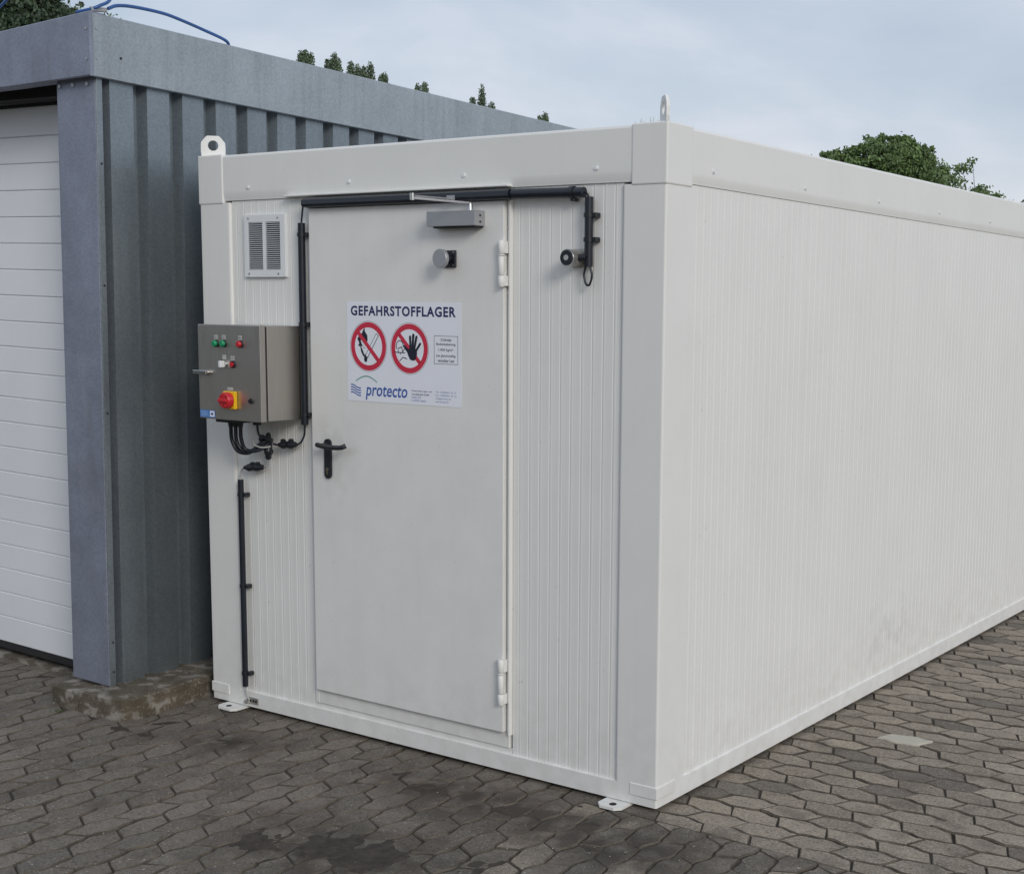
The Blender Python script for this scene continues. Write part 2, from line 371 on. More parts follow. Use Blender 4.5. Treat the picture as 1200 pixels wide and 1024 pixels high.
# cut pieces closing the strip where the two laying directions meet are left to the soil
from mathutils import noise as mnoise
def fbm(x, y, s, o=4): return sum(mnoise.noise(Vector((x*s*2**i, y*s*2**i, 3.1*i)))/2**i for i in range(o))
PATCH = ((-.62, -.93, .46, .28, 1.75), (-.95, -1.05, .3, .2, 1.0), (-.3, -.78, .3, .2, .95), (-1.08, -.24, .26, .13, 1.0), (-.82, -.29, .3, .14, 1.0), (-.48, -.31, .35, .14, .95), (-.15, -.22, .25, .12, .9), (.05, -.42, .35, .2, .85), (-1.95, -.36, .28, .10, .95), (-1.5, -.95, .15, .08, .6), (-.3, -.10, .5, .06, .8), (.33, -.17, .2, .10, .7), (1.35, 1.9, .2, .1, .5), (-2.45, -.52, .45, .07, 1.0), (-3.6, -.5, .5, .12, .5))
def soil_h(x, y):
    h = GZ-.0068+.0012*mnoise.noise(Vector((x*25, y*25, 0)))+.0042*mnoise.noise(Vector((x*3.1, y*3.1, 5)))+.003*mnoise.noise(Vector((x*11, y*11, 8)))
    m = 0
    for cx, cy, rx, ry, a in PATCH:
        d = math.hypot((x-cx)/rx, (y-cy)/ry); m = max(m, a*max(0, 1-d))
    q = m*1.05+.50*fbm(x, y, 3.2)-.47+.36*fbm(x+7, y, 17, 3)
    h += max(0, min(1, q*1.5+.05))*.0118
    if abs(y-BOUND) < .03 and x > -.3: h = max(h, GZ-.0060+.002*fbm(x, y, 9))
    return h
X0, X1, Y0, Y1, ST = -4.2, 2.2, -2.5, 1.4, .012
nx = int((X1-X0)/ST); ny = int((Y1-Y0)/ST)
sv = [(X0+i*ST, Y0+j*ST, soil_h(X0+i*ST, Y0+j*ST)) for j in range(ny+1) for i in range(nx+1)]
sf = [(j*(nx+1)+i, j*(nx+1)+i+1, (j+1)*(nx+1)+i+1, (j+1)*(nx+1)+i) for j in range(ny) for i in range(nx)]
b2 = [(-9, -5, X0, Y0), ]
zz = GZ-.0055
me = bpy.data.meshes.new('joint_soil'); 
base = len(sv)
def rect(x0, x1, y0, y1):
    k = len(sv); sv.extend([(x0, y0, zz), (x1, y0, zz), (x1, y1, zz), (x0, y1, zz)]); sf.append((k, k+1, k+2, k+3))
rect(-9, X0, -5, 9.5); rect(X1, 7.5, -5, 9.5); rect(X0, X1, -5, Y0); rect(X0, X1, Y1, 9.5)
me.from_pydata(sv, [], sf); me.materials.append(SOIL); me.polygons.foreach_set('use_smooth', [True]*len(sf))
o = bpy.data.objects.new('joint_soil', me); COL.objects.link(o); o['kind'] = 'stuff'; o.parent = pav
# grit and small stones lying on the paving
gr = MB(); RG = random.Random(5)
for k in range(1500):
    x = RG.uniform(-3.4, 1.6); y = RG.uniform(-2.2, 1.6)
    if x < .02 and y > -.04: continue
    if in_plinth(x, y): continue
    s_ = RG.choice((.0015, .002, .0025, .004)); z = GZ+.004
    v = [(x+s_*RG.uniform(.6, 1.3)*a, y+s_*RG.uniform(.6, 1.3)*b, z+s_*c*.7) for a, b, c in ((1,0,0),(-1,0,0),(0,1,0),(0,-1,0),(0,0,1),(0,0,-1))]
    gr.add(v, [(0,2,4),(2,1,4),(1,3,4),(3,0,4),(2,0,5),(1,2,5),(3,1,5),(0,3,5)])
GRIT = mat('grit', (.27, .25, .22), .8, amt=.6, scale=40)
o = gr.build('grit', GRIT); o['kind'] = 'stuff'; o['label'] = 'fine pale grit scattered over the paving'

# ================================================================== CONTAINER
cont = thing('storage_container', (-1.25, 3, 0), 'large off-white steel storage container with closed grey-white door, standing on the paving beside the garage', 'container')
def arcpts(cx, cy, r, a0, a1, n=5): return [(cx+r*math.cos(math.radians(a0+(a1-a0)*i/n)), cy+r*math.sin(math.radians(a0+(a1-a0)*i/n))) for i in range(n+1)]
ZP0, ZP1 = .07, 2.292
R0 = .009
MB().prism([(-.188, .19), (-.188, .012)] + arcpts(-.176, .012, .012, 180, 270, 4)[1:] + arcpts(-R0, R0, R0, 270, 360) + [(0, .188), (-.008, .19)], ZP0, ZP1).build('corner_post', PAINT, cont)
MB().prism(arcpts(-2.5+R0, R0, R0, 180, 270) + arcpts(-2.312, .012, .012, 270, 360, 4) + [(-2.3, .19), (-2.5, .19)], ZP0, ZP1).build('corner_post', PAINT, cont)
for x0, x1 in ((-.19, 0), (-2.5, -2.31)): MB().box(x0, x1, 5.81, 6.0, ZP0, ZP1, .006).build('corner_post', PAINT, cont)
# rails: lower frame in a mitred ring
def rail_prism(name, prof, axis, a, b): return MB().prism(prof, a, b, axis).build(name, PAINT, cont)
MB().prism(arcpts(-2.5+R0, R0, R0, 180, 270) + arcpts(-R0, R0, R0, 270, 360) + [(0, .17), (-2.5, .17)], 0, ZP0).build('bottom_rail', PAINT, cont)
MB().box(-.17, 0, .17, 5.83, 0, ZP0).build('bottom_rail', PAINT, cont)
MB().box(-2.5, -2.33, .17, 5.83, 0, ZP0).build('bottom_rail', PAINT, cont)
MB().box(-2.5, 0, 5.83, 6, 0, ZP0).build('bottom_rail', PAINT, cont)
MB().box(-2.33, -.17, .17, 5.83, .02, .06).build('floor', DARK, cont)
# top rails with rounded lower lip
def lip(sgn):          # profile as (offset inward, z)
    return [(.17, 2.492), (.012, 2.5), (.004, 2.497), (0, 2.489), (0, 2.338), (.0008, 2.328), (.0028, 2.315), (.0048, 2.305), (.0052, 2.301), (.02, 2.301), (.17, 2.301)]
fr_rail = MB().prism([(a, z) for a, z in lip(1)], -2.36, -.14, 'x').build('top_rail', PAINT, cont)
def sx(prof, y0, y1, sgn, xo):
    v = [(xo-sgn*a, y0, z) for a, z in prof]+[(xo-sgn*a, y1, z) for a, z in prof]; n = len(prof)
    return MB().add(v, [tuple(range(n)), tuple(range(n, 2*n))[::-1]]+[(i, (i+1) % n, n+(i+1) % n, n+i) for i in range(n)])
sd_rail = sx(lip(1), .16, 5.85, 1, 0).build('top_rail', PAINT, cont)
sx(lip(1), .16, 5.85, -1, -2.5).build('top_rail', PAINT, cont)
MB().prism([(6-a, z) for a, z in lip(1)], -2.36, -.14, 'x').build('top_rail', PAINT, cont)
MB().box(-2.33, -.17, .17, 5.83, 2.44, 2.485).build('roof', PAINT, cont)
# corner blocks, proud of the rails
def corner_block(x0, x1, y0, y1, z0, z1, b=.006): return MB().box(x0, x1, y0, y1, z0, z1, b, 3).build('corner_block', PAINT, cont)
corner_block(-.149, .004, -.004, .172, 2.287, 2.504, .007); corner_block(-2.504, -2.339, -.004, .165, 2.287, 2.504, .007)
corner_block(-.149, .004, 5.84, 6.004, 2.287, 2.504); corner_block(-2.504, -2.339, 5.84, 6.004, 2.287, 2.504)
for (x0, x1, y0, y1) in ((-.12, .0035, -.0035, .125), (-2.5035, -2.382, -.0035, .12), (-.12, .0035, 5.88, 6.0035), (-2.5035, -2.382, 5.88, 6.0035)):
    MB().box(x0, x1, y0, y1, .033, .081, .003, 2).build('corner_pad', PAINT, cont)
# lifting lugs: plates set on the diagonal of each corner
def lug(cx, cy, dx, dy):
    d = Vector((dx, dy, 0)).normalized(); nrm = Vector((-d.y, d.x, 0)); w, h, t = .053, .093, .006
    outl = [(-w, 0), (w, 0), (w, .062), (.028, h), (-.028, h), (-w, .062)]
    hc = (0, .05); r = .023; K = 24; v = []; f = []
    hole = [(hc[0]+r*math.cos(2*PI*k/K), hc[1]+r*math.sin(2*PI*k/K)) for k in range(K)]
    ring = []
    for k in range(K):                                         # outer contour point along each spoke
        a = 2*PI*k/K; best = 9
        for i in range(6):
            x1_, y1_ = outl[i]; x2, y2 = outl[(i+1) % 6]; ex_, ey_ = x2-x1_, y2-y1_; den = math.cos(a)*ey_-math.sin(a)*ex_
            if abs(den) < 1e-9: continue
            tt = ((x1_-hc[0])*ey_-(y1_-hc[1])*ex_)/den; ss = ((x1_-hc[0])*math.sin(a)-(y1_-hc[1])*math.cos(a))/den
            if tt > 0 and -1e-6 <= ss <= 1+1e-6: best = min(best, tt)
        ring.append((hc[0]+best*math.cos(a), hc[1]+best*math.sin(a)))
    for side in (-t, t):
        for P in (hole, ring):
            for a, b in P: q = Vector((cx, cy, 2.502))+d*a+nrm*side+Vector((0, 0, b)); v.append(q)
    for k in range(K):
        k1 = (k+1) % K
        f += [(k, k1, K+k1, K+k), (2*K+k, 3*K+k, 3*K+k1, 2*K+k1), (k, 2*K+k, 2*K+k1, k1), (K+k, K+k1, 3*K+k1, 3*K+k)]
    MB().add(v, f).build('lifting_lug', PAINT, cont)
lug(-.035, .035, -1, 1); lug(-2.46, .05, 1, 1); lug(-.05, 5.95, 1, 1); lug(-2.45, 5.95, 1, -1)
# screw heads on the rails
sc0 = None
def screw(parent, x, y, z, axis):
    global sc0
    m = MB()
    for k, (L, r) in enumerate(((.002, .0095), (.007, .0065))):
        if axis == 'y': cyl(m, (x, y, z), 'y', r, -L, 8)
        else: cyl(m, (x, y, z), 'x', r, L, 8)
    m.build('screw', WHITE, parent)
for x in (-2.174, -1.558, -.933, -.303): screw(fr_rail, x, .0005, 2.354, 'y')
for i in range(8): screw(sd_rail, -.0005, .32+.7515*i, 2.357, 'x')
# profiled sandwich panels
def panel(u0, u1, z0, z1, plane, face, pitch, phase=0, fine=True, thick=.03):
    """face 'y': runs along x at y=plane looking -y;  face 'x': runs along y at x=plane looking +x"""
    prof = []; u = u0; prof.append((u0, .004)); prof.append((u0+.002, 0))
    k = 0; p = u0+pitch*phase if phase else u0+pitch*.6
    while p < u1-.008:
        big = (k % 2 == 0) or not fine
        w, dp = ((.0032, .0014) if big else (.002, .0003)) if face == 'y' else ((.0032, .0010) if big else (.002, .0003))
        prof += [(p-w, 0), (p-w*.35, dp), (p+w*.35, dp), (p+w, 0)]
        if big: prof += [(p+w+.002, -.0006), (p+w+.0075, -.0006), (p+w+.0095, 0)]
        p += pitch*(.5 if fine else 1); k += 1
    prof += [(u1-.002, 0), (u1, .004)]
    m = MB(); v = []
    for a, dpt in prof:
        for z in (z0, z1): v.append((a, plane+dpt, z) if face == 'y' else (plane-dpt, a, z))
    f = [(2*i, 2*i+2, 2*i+3, 2*i+1) for i in range(len(prof)-1)]
    m.add(v, f)
    e = .0045
    if face == 'y': m.box(u0, u1, plane+e, plane+thick, z0, z1)
    else: m.box(plane-thick, plane-e, u0, u1, z0, z1)
    return m.build('wall_panel', PAINT, cont)
panel(-2.299, -1.812, ZP0, 2.3, .012, 'y', .0495)
panel(-.6965, -.19, ZP0, 2.3, .012, 'y', .0488, .62)
MB().box(-1.811, -.6975, .012, .04, ZP0, .094).build('wall_panel', PAINT, cont)
MB().box(-1.811, -.6975, .012, .04, 2.262, 2.3).build('wall_panel', PAINT, cont)
yy = .191; npan = 6; wd = (5.809-yy)/npan
for i in range(npan): panel(yy+i*wd, yy+(i+1)*wd-.0012, ZP0, 2.3, -.0095, 'x', .0505)
for i in range(npan): MB().box(-2.49, -2.46, yy+i*wd, yy+(i+1)*wd-.003, ZP0, 2.3).build('wall_panel', PAINT, cont)
MB().box(-2.309, -.191, 5.95, 5.98, ZP0, 2.3).build('wall_panel', PAINT, cont)
MB().box(-2.3, -.2, .18, .19, ZP0, 2.3).build('inner_lining', DARK, cont)
# door frame and door
FY = .005
frame = MB()
frame.box(-1.811, -1.786, FY-.001, .04, .095, 2.261, .003, 2); frame.box(-.721, -.7075, FY, .04, .095, 2.261, .002)
frame.box(-.706, -.6975, -.008, .04, .150, 2.261, .003, 2); frame.box(-1.785, -.722, FY, .04, .096, .1605, .002)
frame.box(-1.785, -.722, FY, .04, 2.2525, 2.2605)
frame = frame.build('door_frame', PAINT, cont)
door = MB().box(-1.784, -.7235, -.016, .03, .163, 2.251, .0025, 2).build('door', PAINT2, cont); door['label'] = 'flush grey-white steel door, closed'
MB().box(-1.93, -.699, -.024, .008, 2.303, 2.3105, .0015).build('rain_strip', PAINT, cont)
for z in (2.147, 1.902, 1.188, .503, .251):
    m = MB(); cyl(m, (-.7145, FY, z), 'y', .0045, -.004, 8); m.build('screw', CHROME, frame)
for z in (2.145, .62): 
    m = MB(); cyl(m, (-1.799, .004, z), 'y', .004, -.003, 8); m.build('screw', ALU, frame)
for z0, z1 in ((1.926, 2.102), (.280, .466)):
    m = MB(); r = .0125; x, y = -.7225, -.030; h = z1-z0
    for a, b, q in ((0, .24, r), (.25, .66, r*.93), (.67, .70, r*1.08), (.71, 1, r)): m.tube([(x, y, z0+h*a), (x, y, z0+h*a+.002), (x, y, z0+h*b-.002), (x, y, z0+h*b)], [q*.85, q, q, q*.85], 16)
    m.box(-.739, -.7225, -.024, -.0163, z0+h*.28, z0+h*.62, .001); m.box(-.7225, -.7085, -.026, .0045, z0+h*.02, z0+h*.24, .001); m.box(-.7225, -.7085, -.026, .0045, z0+h*.72, z0+h*.98, .001)
    m.build('hinge', PAINT, door)
# handle
hp = MB(); W2, ZC0, ZC1, HX = .0195, 1.130, 1.262, -1.683
pl_ = [(HX+W2*math.cos(a), ZC0+W2*math.sin(a)) for a in [PI+PI*i/8 for i in range(9)]] + [(HX+W2*math.cos(a), ZC1+W2*math.sin(a)) for a in [PI*i/8 for i in range(9)]]
hp.prism(pl_, -.026, -.0163, 'y')
hp.tube([(HX, -.024, 1.254), (HX, -.055, 1.254)], [.0125, .011], 14)
hp.tube(spline([(HX-.022, -.062, 1.257), (HX, -.068, 1.256), (HX+.05, -.072, 1.253), (HX+.11, -.074, 1.254), (HX+.135, -.072, 1.257), (HX+.147, -.060, 1.264)], 6), .0105, 12)
hp = hp.build('handle', BLACK, door)
m = MB(); cyl(m, (HX, -.026, 1.150), 'y', .008, -.003, 14); m.box(HX-.0035, HX+.0035, -.0285, -.0262, 1.128, 1.148); m.build('lock_cylinder', BRASS, hp)
# anchor feet
def foot(cx, w=.062):
    c = .022; y0, y1 = -.078, .10
    P = [(cx-w, y1), (cx-w, y0+c), (cx-w+c, y0), (cx+w-c, y0), (cx+w, y0+c), (cx+w, y1)]
    return MB().prism(P, -.014, -.003).build('anchor_foot', PAINT, cont)
fl = foot(-2.33); f2 = foot(-.172, .054)
m = MB(); cyl(m, (-.165, -.045, -.004), 'z', .014, .0025, 16); m.build('bolt_hole', DARK, f2)
m = MB(); cyl(m, (-2.335, -.045, -.004), 'z', .013, .0025, 16); m.build('bolt_hole', DARK, fl)
# dry stalks in the gutter on the roof corner
RT = random.Random(3)
# ================================================================== FIXTURES ON THE CONTAINER
v_ = thing('ventilation_grille', (-2.076, 0, 1.966), 'white louvred ventilation grille to the left of the container door', 'vent')
x0, x1, z0, z1 = -2.207, -1.945, 1.966, 2.234; gx = (-2.180, -2.086, -2.068, -1.976); gz0, gz1 = 1.998, 2.203; yA, yB = -.003, .011
m = MB(); m.box(x0, gx[0], yA, yB, z0, z1, .001); m.box(gx[3], x1, yA, yB, z0, z1, .001); m.box(gx[0], gx[3], yA, yB, z0, gz0); m.box(gx[0], gx[3], yA, yB, gz1, z1); m.box(gx[1], gx[2], yA, yB, gz0, gz1)
m.box(x0-.002, x1+.002, .0085, .0115, z0-.002, z1+.002)
m.build('grille_frame', WHITE, v_)
MB().box(gx[0], gx[3], .0080, .0084, gz0, gz1).build('mesh_backing', DARK, v_)
ns = 23; sp = (gz1-gz0)/ns; s0 = None
for k in range(ns):
    for a, b in ((gx[0], gx[1]), (gx[2], gx[3])):
        z = gz0+(k+.5)*sp
        if s0 is None:
            s0 = MB().add([(0, -.0035, -.0012), (.093, -.0035, -.0012), (.093, .006, .0025), (0, .006, .0025), (0, -.0045, -.0008), (.093, -.0045, -.0008), (.093, .006, .0036), (0, .006, .0036)], [(0,1,2,3),(7,6,5,4),(0,4,5,1),(1,5,6,2),(2,6,7,3),(3,7,4,0)])
            me0 = bpy.data.meshes.new('slat'); me0.from_pydata(s0.v, [], s0.f); me0.materials.append(WHITE)
        o = bpy.data.objects.new('slat', me0); COL.objects.link(o); o.parent = v_; o.location = (a-v_.location.x, 0, z-v_.location.z)
for x in (-2.175, -1.988):
    for z in (1.980, 2.219): m = MB(); cyl(m, (x, -.003, z), 'y', .0045, -.0025, 8); m.build('screw', CHROME, v_)

# ---- control cabinet
cab = thing('control_cabinet', (-2.045, -.12, 1.355), 'stainless steel control cabinet with push buttons and a red main switch, left of the door', 'control box')
CX0, CX1, CZ0, CZ1 = -2.245, -1.852, 1.355, 1.757
MB().box(CX0+.004, CX1, -.196, .004, CZ0, CZ1, .003, 2).build('housing', STEEL, cab)
MB().box(CX0+.01, CX1-.006, -.2045, -.1955, CZ0+.006, CZ1-.006).build('door_seal', RUBBER, cab)
cd = MB().box(CX0, CX1+.001, -.236, -.205, CZ0-.002, CZ1+.002, .003, 2).build('cabinet_door', STEEL, cab)
FYC = -.2362
def button(x, z, m_, nm, lbl=None):
    b = MB(); cyl(b, (x, FYC, z), 'y', .0155, -.006, 20); b = b.build('button', CHROME if nm == 'sw' else BLACK, cab)
    c = MB()
    if nm == 'lamp': c.tube([(x, FYC-.005, z), (x, FYC-.014, z), (x, FYC-.018, z)], [.0135, .0135, .010], 18)
    if nm == 'push': c.tube([(x, FYC-.005, z), (x, FYC-.011, z)], [.0105, .0105], 18)
    c.build('button_cap', m_, b)
    if lbl: b['label'] = lbl
    MB().box(x-.0115, x+.0115, FYC-.0025, FYC-.0003, z+.0165, z+.036, .0006).build('legend_plate', LEGEND, cab)
    t_ = MB(); t_.box(x-.006, x+.006, FYC-.0031, FYC-.0026, z+.0245, z+.0265); t_.build('legend_print', S_BLACK, cab)
button(-2.124, 1.678, GREEN, 'lamp', 'green indicator lamp'); button(-2.074, 1.679, GREEN, 'lamp', 'green indicator lamp'); button(-1.970, 1.679, RED, 'lamp', 'red indicator lamp')
button(-2.020, 1.592, RED, 'push', 'red push button in chrome ring')
b = MB(); cyl(b, (-2.074, FYC, 1.592), 'y', .0155, -.007, 20); b = b.build('selector_switch', CHROME, cab)
MB().box(-2.083, -2.067, FYC-.028, FYC-.006, 1.578, 1.606, .003, 2).build('selector_knob', WHITE, b)
MB().box(-2.0855, -2.062, FYC-.0025, FYC-.0003, 1.611, 1.631, .0006).build('legend_plate', LEGEND, cab)
ms = MB().box(-2.070, -1.996, FYC-.018, FYC-.0003, 1.402, 1.478, .004, 2).build('main_switch', YEL, cab); ms['label'] = 'yellow and red rotary main switch'
k = MB(); k.tube([(-2.032, FYC-.018, 1.440), (-2.032, FYC-.030, 1.440), (-2.032, FYC-.044, 1.440), (-2.032, FYC-.047, 1.440)], [.034, .0345, .033, .029], 28)
k = k.build('switch_knob', RED, ms)
MB().box(-2.060, -2.004, FYC-.056, FYC-.0468, 1.4335, 1.4465, .002).build('grip', RED, ms)
for dx, dz in ((-.016, .018), (.016, .018), (.0, -.02)): m = MB(); cyl(m, (-2.032+dx, FYC-.0468, 1.440+dz), 'y', .003, -.001, 8); m.build('hole', DARK, ms)
MB().box(-2.058, -2.022, FYC-.0025, FYC-.0003, 1.4805, 1.494, .0006).build('legend_plate', LEGEND, cab)
m = MB(); cyl(m, (-1.911, FYC, 1.441), 'y', .011, -.006, 16); m.box(-1.922, -1.900, FYC-.009, FYC-.006, 1.437, 1.445); m.build('quarter_turn_lock', BLACK, cab)
m = MB(); m.tube([(-2.182, FYC, 1.553), (-2.182, FYC-.014, 1.553)], .012, 16); m.box(-2.262, -2.176, FYC-.020, FYC-.013, 1.544, 1.562, .003, 2); m.build('latch', CHROME, cab)
lb = MB().box(-2.240, -2.142, FYC-.0008, FYC-.0002, 1.358, 1.390).build('type_label', L_BLUE, cab); lb['label'] = 'small blue and white label'
MB().box(-2.176, -2.146, FYC-.0014, FYC-.0009, 1.362, 1.387).build('label_print', S_WHITE, lb)
for i in range(4): MB().box(-2.235, -2.184-.008*(i % 2), FYC-.0014, FYC-.0009, 1.364+.006*i, 1.3665+.006*i).build('label_print', L_PALE, lb)
MB().box(-2.168, -2.155, FYC-.0020, FYC-.0015, 1.369, 1.379).build('label_print', S_BLUE, lb)
m = MB(); m.box(-2.23, -2.085, -.165, -.07, 1.332, 1.3545, .003)
m.build('gland_plate', BLACK, cab)
for x in (-2.190, -2.158, -2.126): m = MB(); m.tube([(x, -.115, 1.335), (x, -.115, 1.31)], [.013, .010], 12); m.build('cable_gland', BLACK, cab)
m = MB(); m.tube([(-2.035, -.1, 1.3545), (-2.035, -.1, 1.325)], [.022, .018], 12); m.build('cable_gland', BLACK, cab)

# ---- cables and conduits
def conduit(path, r, clips, label, cw='z', n=14):
    P = [Vector(p) for p in path]; t = thing('cable_conduit', P[0], label, 'conduit', 'black cable conduits on the container front')
    m = MB(); m.tube(P, r, n, cap=True); m.build('tube', CABLE, t)
    for c in clips:
        m = MB(); c = Vector(c)
        if cw == 'z':
            m.tube([c+Vector((0, 0, -.008)), c+Vector((0, 0, .008))], r*1.22, n); m.box(c.x+r, c.x+r+.020, c.y-.004, .010, c.z-.009, c.z+.009, .002)
        else:
            m.tube([c+Vector((-.010, 0, 0)), c+Vector((.010, 0, 0))], r*1.2, n); m.box(c.x-.009, c.x+.009, c.y-.004, .004, c.z-r-.012, c.z-r, .002)
        m.build('clip', BLACK, t)
    return t
conduit([(-1.832, -.012, 2.192), (-1.832, -.012, 1.332)], .0155, [(-1.832, -.012, z) for z in (2.143, 1.765, 1.377)], 'long black vertical cable conduit between the control cabinet and the door')
conduit([(-2.251, -.016, 1.060), (-2.251, -.016, .098)], .0130, [(-2.251, -.016, z) for z in (.992, .570, .161)], 'black vertical cable conduit on the left corner post below the cabinet')
conduit([(-.672, -.024, 2.272), (-.340, -.024, 2.268)], .0195, [(-.392, -.024, 2.269)], 'short thick horizontal black conduit up to the right of the door', 'x')
conduit([(-.325, -.014, 2.252), (-.325, -.014, 2.000)], .0160, [(-.325, -.014, 2.186), (-.325, -.014, 2.098)], 'short vertical black conduit above the door magnet on the right')
bar = MB().prism([(-.012, 2.252), (-.046, 2.256), (-.052, 2.266), (-.050, 2.284), (-.040, 2.291), (-.012, 2.291)], -1.790, -.676, 'x').build('cable_duct', CABLE)
tag(bar, 'long black horizontal cable duct running above the container door', 'cable duct')
def wire(path, r, label, m_=CABLE, n=10, seg=8, name='cable', grp=None):
    o = MB().tube(spline(path, seg), r, n).build(name, m_); return tag(o, label, 'cable', grp)
wire([(-1.786, -.034, 2.276), (-1.800, -.03, 2.262), (-1.820, -.018, 2.225), (-1.830, -.014, 2.188)], .0038, 'thin black cable bending from the duct over the door into the vertical conduit')
wire([(-.345, -.020, 2.272), (-.330, -.018, 2.262), (-.325, -.014, 2.248)], .0038, 'thin black cable joining the two short conduits at the top right')
wire([(-.335, -.016, 2.003), (-.343, -.016, 1.972), (-.334, -.016, 1.938), (-.318, -.016, 1.936), (-.308, -.016, 1.968), (-.316, -.016, 2.003)], .0042, 'black cable loop hanging below the short conduit by the door magnet')
CG = 'thick black cables looping under the cabinet'
CL = 'one of three thick black cables looping down from the underside of the cabinet'
wire([(-2.190, -.115, 1.312), (-2.190, -.110, 1.25), (-2.165, -.10, 1.203), (-2.12, -.08, 1.195), (-2.08, -.055, 1.225), (-2.050, -.03, 1.262)], .0085, 'left, outermost of the three thick black cables looping down from under the cabinet', grp=CG)
wire([(-2.158, -.115, 1.312), (-2.158, -.112, 1.25), (-2.138, -.10, 1.208), (-2.10, -.08, 1.205), (-2.07, -.055, 1.235), (-2.052, -.035, 1.25)], .0085, 'middle of the three thick black cables looping down from under the cabinet', grp=CG)
wire([(-2.126, -.115, 1.312), (-2.127, -.112, 1.26), (-2.118, -.10, 1.215), (-2.09, -.08, 1.205), (-2.062, -.055, 1.215), (-2.045, -.03, 1.238)], .0085, 'right, innermost of the three thick black cables looping down from under the cabinet', grp=CG)
wire([(-2.035, -.1, 1.327), (-2.035, -.09, 1.28), (-2.03, -.05, 1.262), (-2.028, -.035, 1.25)], .005, 'thin black cable dropping from the single gland to the upright plug')
wire([(-1.832, -.012, 1.334), (-1.834, -.014, 1.29), (-1.848, -.02, 1.257), (-1.868, -.024, 1.244)], .0042, 'thin black cable from the foot of the tall conduit to the right-hand plug')
wire([(-1.985, -.024, 1.236), (-2.005, -.024, 1.235), (-2.02, -.024, 1.238)], .0045, 'short black cable between the upright plug and the right-hand plug')
wire([(-2.086, -.085, 1.262), (-2.073, -.085, 1.235), (-2.052, -.06, 1.222), (-2.03, -.03, 1.226)], .0035, 'thin white cable curling in front of the thick black cables', GREYCAB)
wire([(-2.251, -.016, 1.058), (-2.249, -.016, 1.085), (-2.236, -.018, 1.108), (-2.214, -.022, 1.117)], .0042, 'thin grey cable from the lower conduit to the lowest plug', GREYCAB)
wire([(-2.088, -.022, 1.130), (-2.068, -.020, 1.135), (-2.055, -.02, 1.150), (-2.051, -.022, 1.173)], .0030, 'thin pale cable between the lowest plug and the upright plug', GREYCAB)
wire([(-2.251, -.016, .100), (-2.250, -.014, .07), (-2.243, -.010, .045), (-2.236, -.008, .033)], .0035, 'short grey earth wire below the left conduit', GREYCAB)
def plug(a, b, label, ribs, s=1.0):
    A = Vector(a); B = Vector(b); d = (B-A); L = d.length; t = thing('cable_connector', A, label, 'plug', 'black cable plugs under the cabinet')
    prof = [(0, .006), (.06, .011), (.18, .013), (.24, .019), (.33, .019), (.36, .0165), (.60, .0165), (.63, .0195), (.76, .0195), (.80, .015), (.95, .013), (1, .008)]
    MB().tube([A+d*u for u, _ in prof], [r*s for _, r in prof], 12).build('plug_body', BLACK, t)
    dn = d.normalized(); up = Vector((0, -1, 0)).cross(dn)
    for u in ribs:
        c = A+d*u; q = up*(.018*s)
        m = MB(); m.tube([c-dn*.008+q, c+dn*.008+q], .0095*s, 8); m.build('locking_lever', BLACK, t)
    return t
plug((-2.050, -.026, 1.286), (-2.052, -.026, 1.166), 'upright black cable plug in the middle under the control cabinet', (.28, .7), 1.0)
plug((-1.985, -.026, 1.236), (-1.872, -.026, 1.244), 'horizontal black cable plug nearest the door, under the cabinet', (.28, .72), .95)
plug((-2.214, -.026, 1.118), (-2.086, -.026, 1.129), 'lowest black cable plug lying just above the lower conduit', (.45, .72), .92)
m = MB(); m.tube([(-2.055, -.05, 1.26), (-2.068, -.055, 1.262)], .017, 10); o = m.build('cable_clamp', BLACK); tag(o, 'small round black clamp gathering the thick cables', 'cable clamp')

# earth tag on the sill
et = thing('earthing_bracket', (-2.215, -.003, .03), 'small perforated zinc bracket screwed to the sill at the left corner', 'bracket')
m = MB(); m.box(-2.244, -2.182, -.005, -.0006, .016, .046, .001); m.build('bracket_plate', ZINC, et)
for x in (-2.232, -2.213, -2.195): m = MB(); cyl(m, (x, -.0048, .031), 'y', .0065, -.0012, 12); m.build('hole', DARK, et)
m = MB(); m.tube([(-2.262, -.008, .020), (-2.246, -.008, .028)], .010, 10); m.build('terminal', ZINC, et)

# ---- door closer
dc = thing('door_closer', (-.94, -.045, 2.155), 'grey metal door closer with folding arm at the top of the door', 'door closer')
MB().box(-1.061, -.815, -.077, -.0162, 2.157, 2.215, .002, 2).build('closer_body', ALU, dc)
MB().box(-1.04, -.826, -.060, -.0165, 2.1505, 2.1565).build('body_base', BLACK, dc)
for z in (2.172, 2.196): m = MB(); cyl(m, (-.8152, -.045, z), 'x', .0045, .002, 10); m.build('adjusting_screw', BLACK, dc)
m = MB(); m.tube([(-.862, -.048, 2.2155), (-.862, -.048, 2.243)], [.012, .009], 14); m.build('spindle', CHROME, dc)
def flat_arm(a, b, w, h, m_):
    a = Vector(a); b = Vector(b); d = (b-a).normalized(); s_ = d.cross(Vector((0, 0, 1))).normalized()*w/2; z = Vector((0, 0, h/2))
    v = [a-s_-z, a+s_-z, a+s_+z, a-s_+z, b-s_-z, b+s_-z, b+s_+z, b-s_+z]
    return MB().add(v, [(0,1,2,3),(7,6,5,4),(0,4,5,1),(1,5,6,2),(2,6,7,3),(3,7,4,0)]).build('arm', m_, dc)
flat_arm((-.862, -.048, 2.243), (-.962, -.262, 2.250), .018, .007, ALU)
flat_arm((-.962, -.262, 2.258), (-.955, -.030, 2.262), .013, .006, ALU)
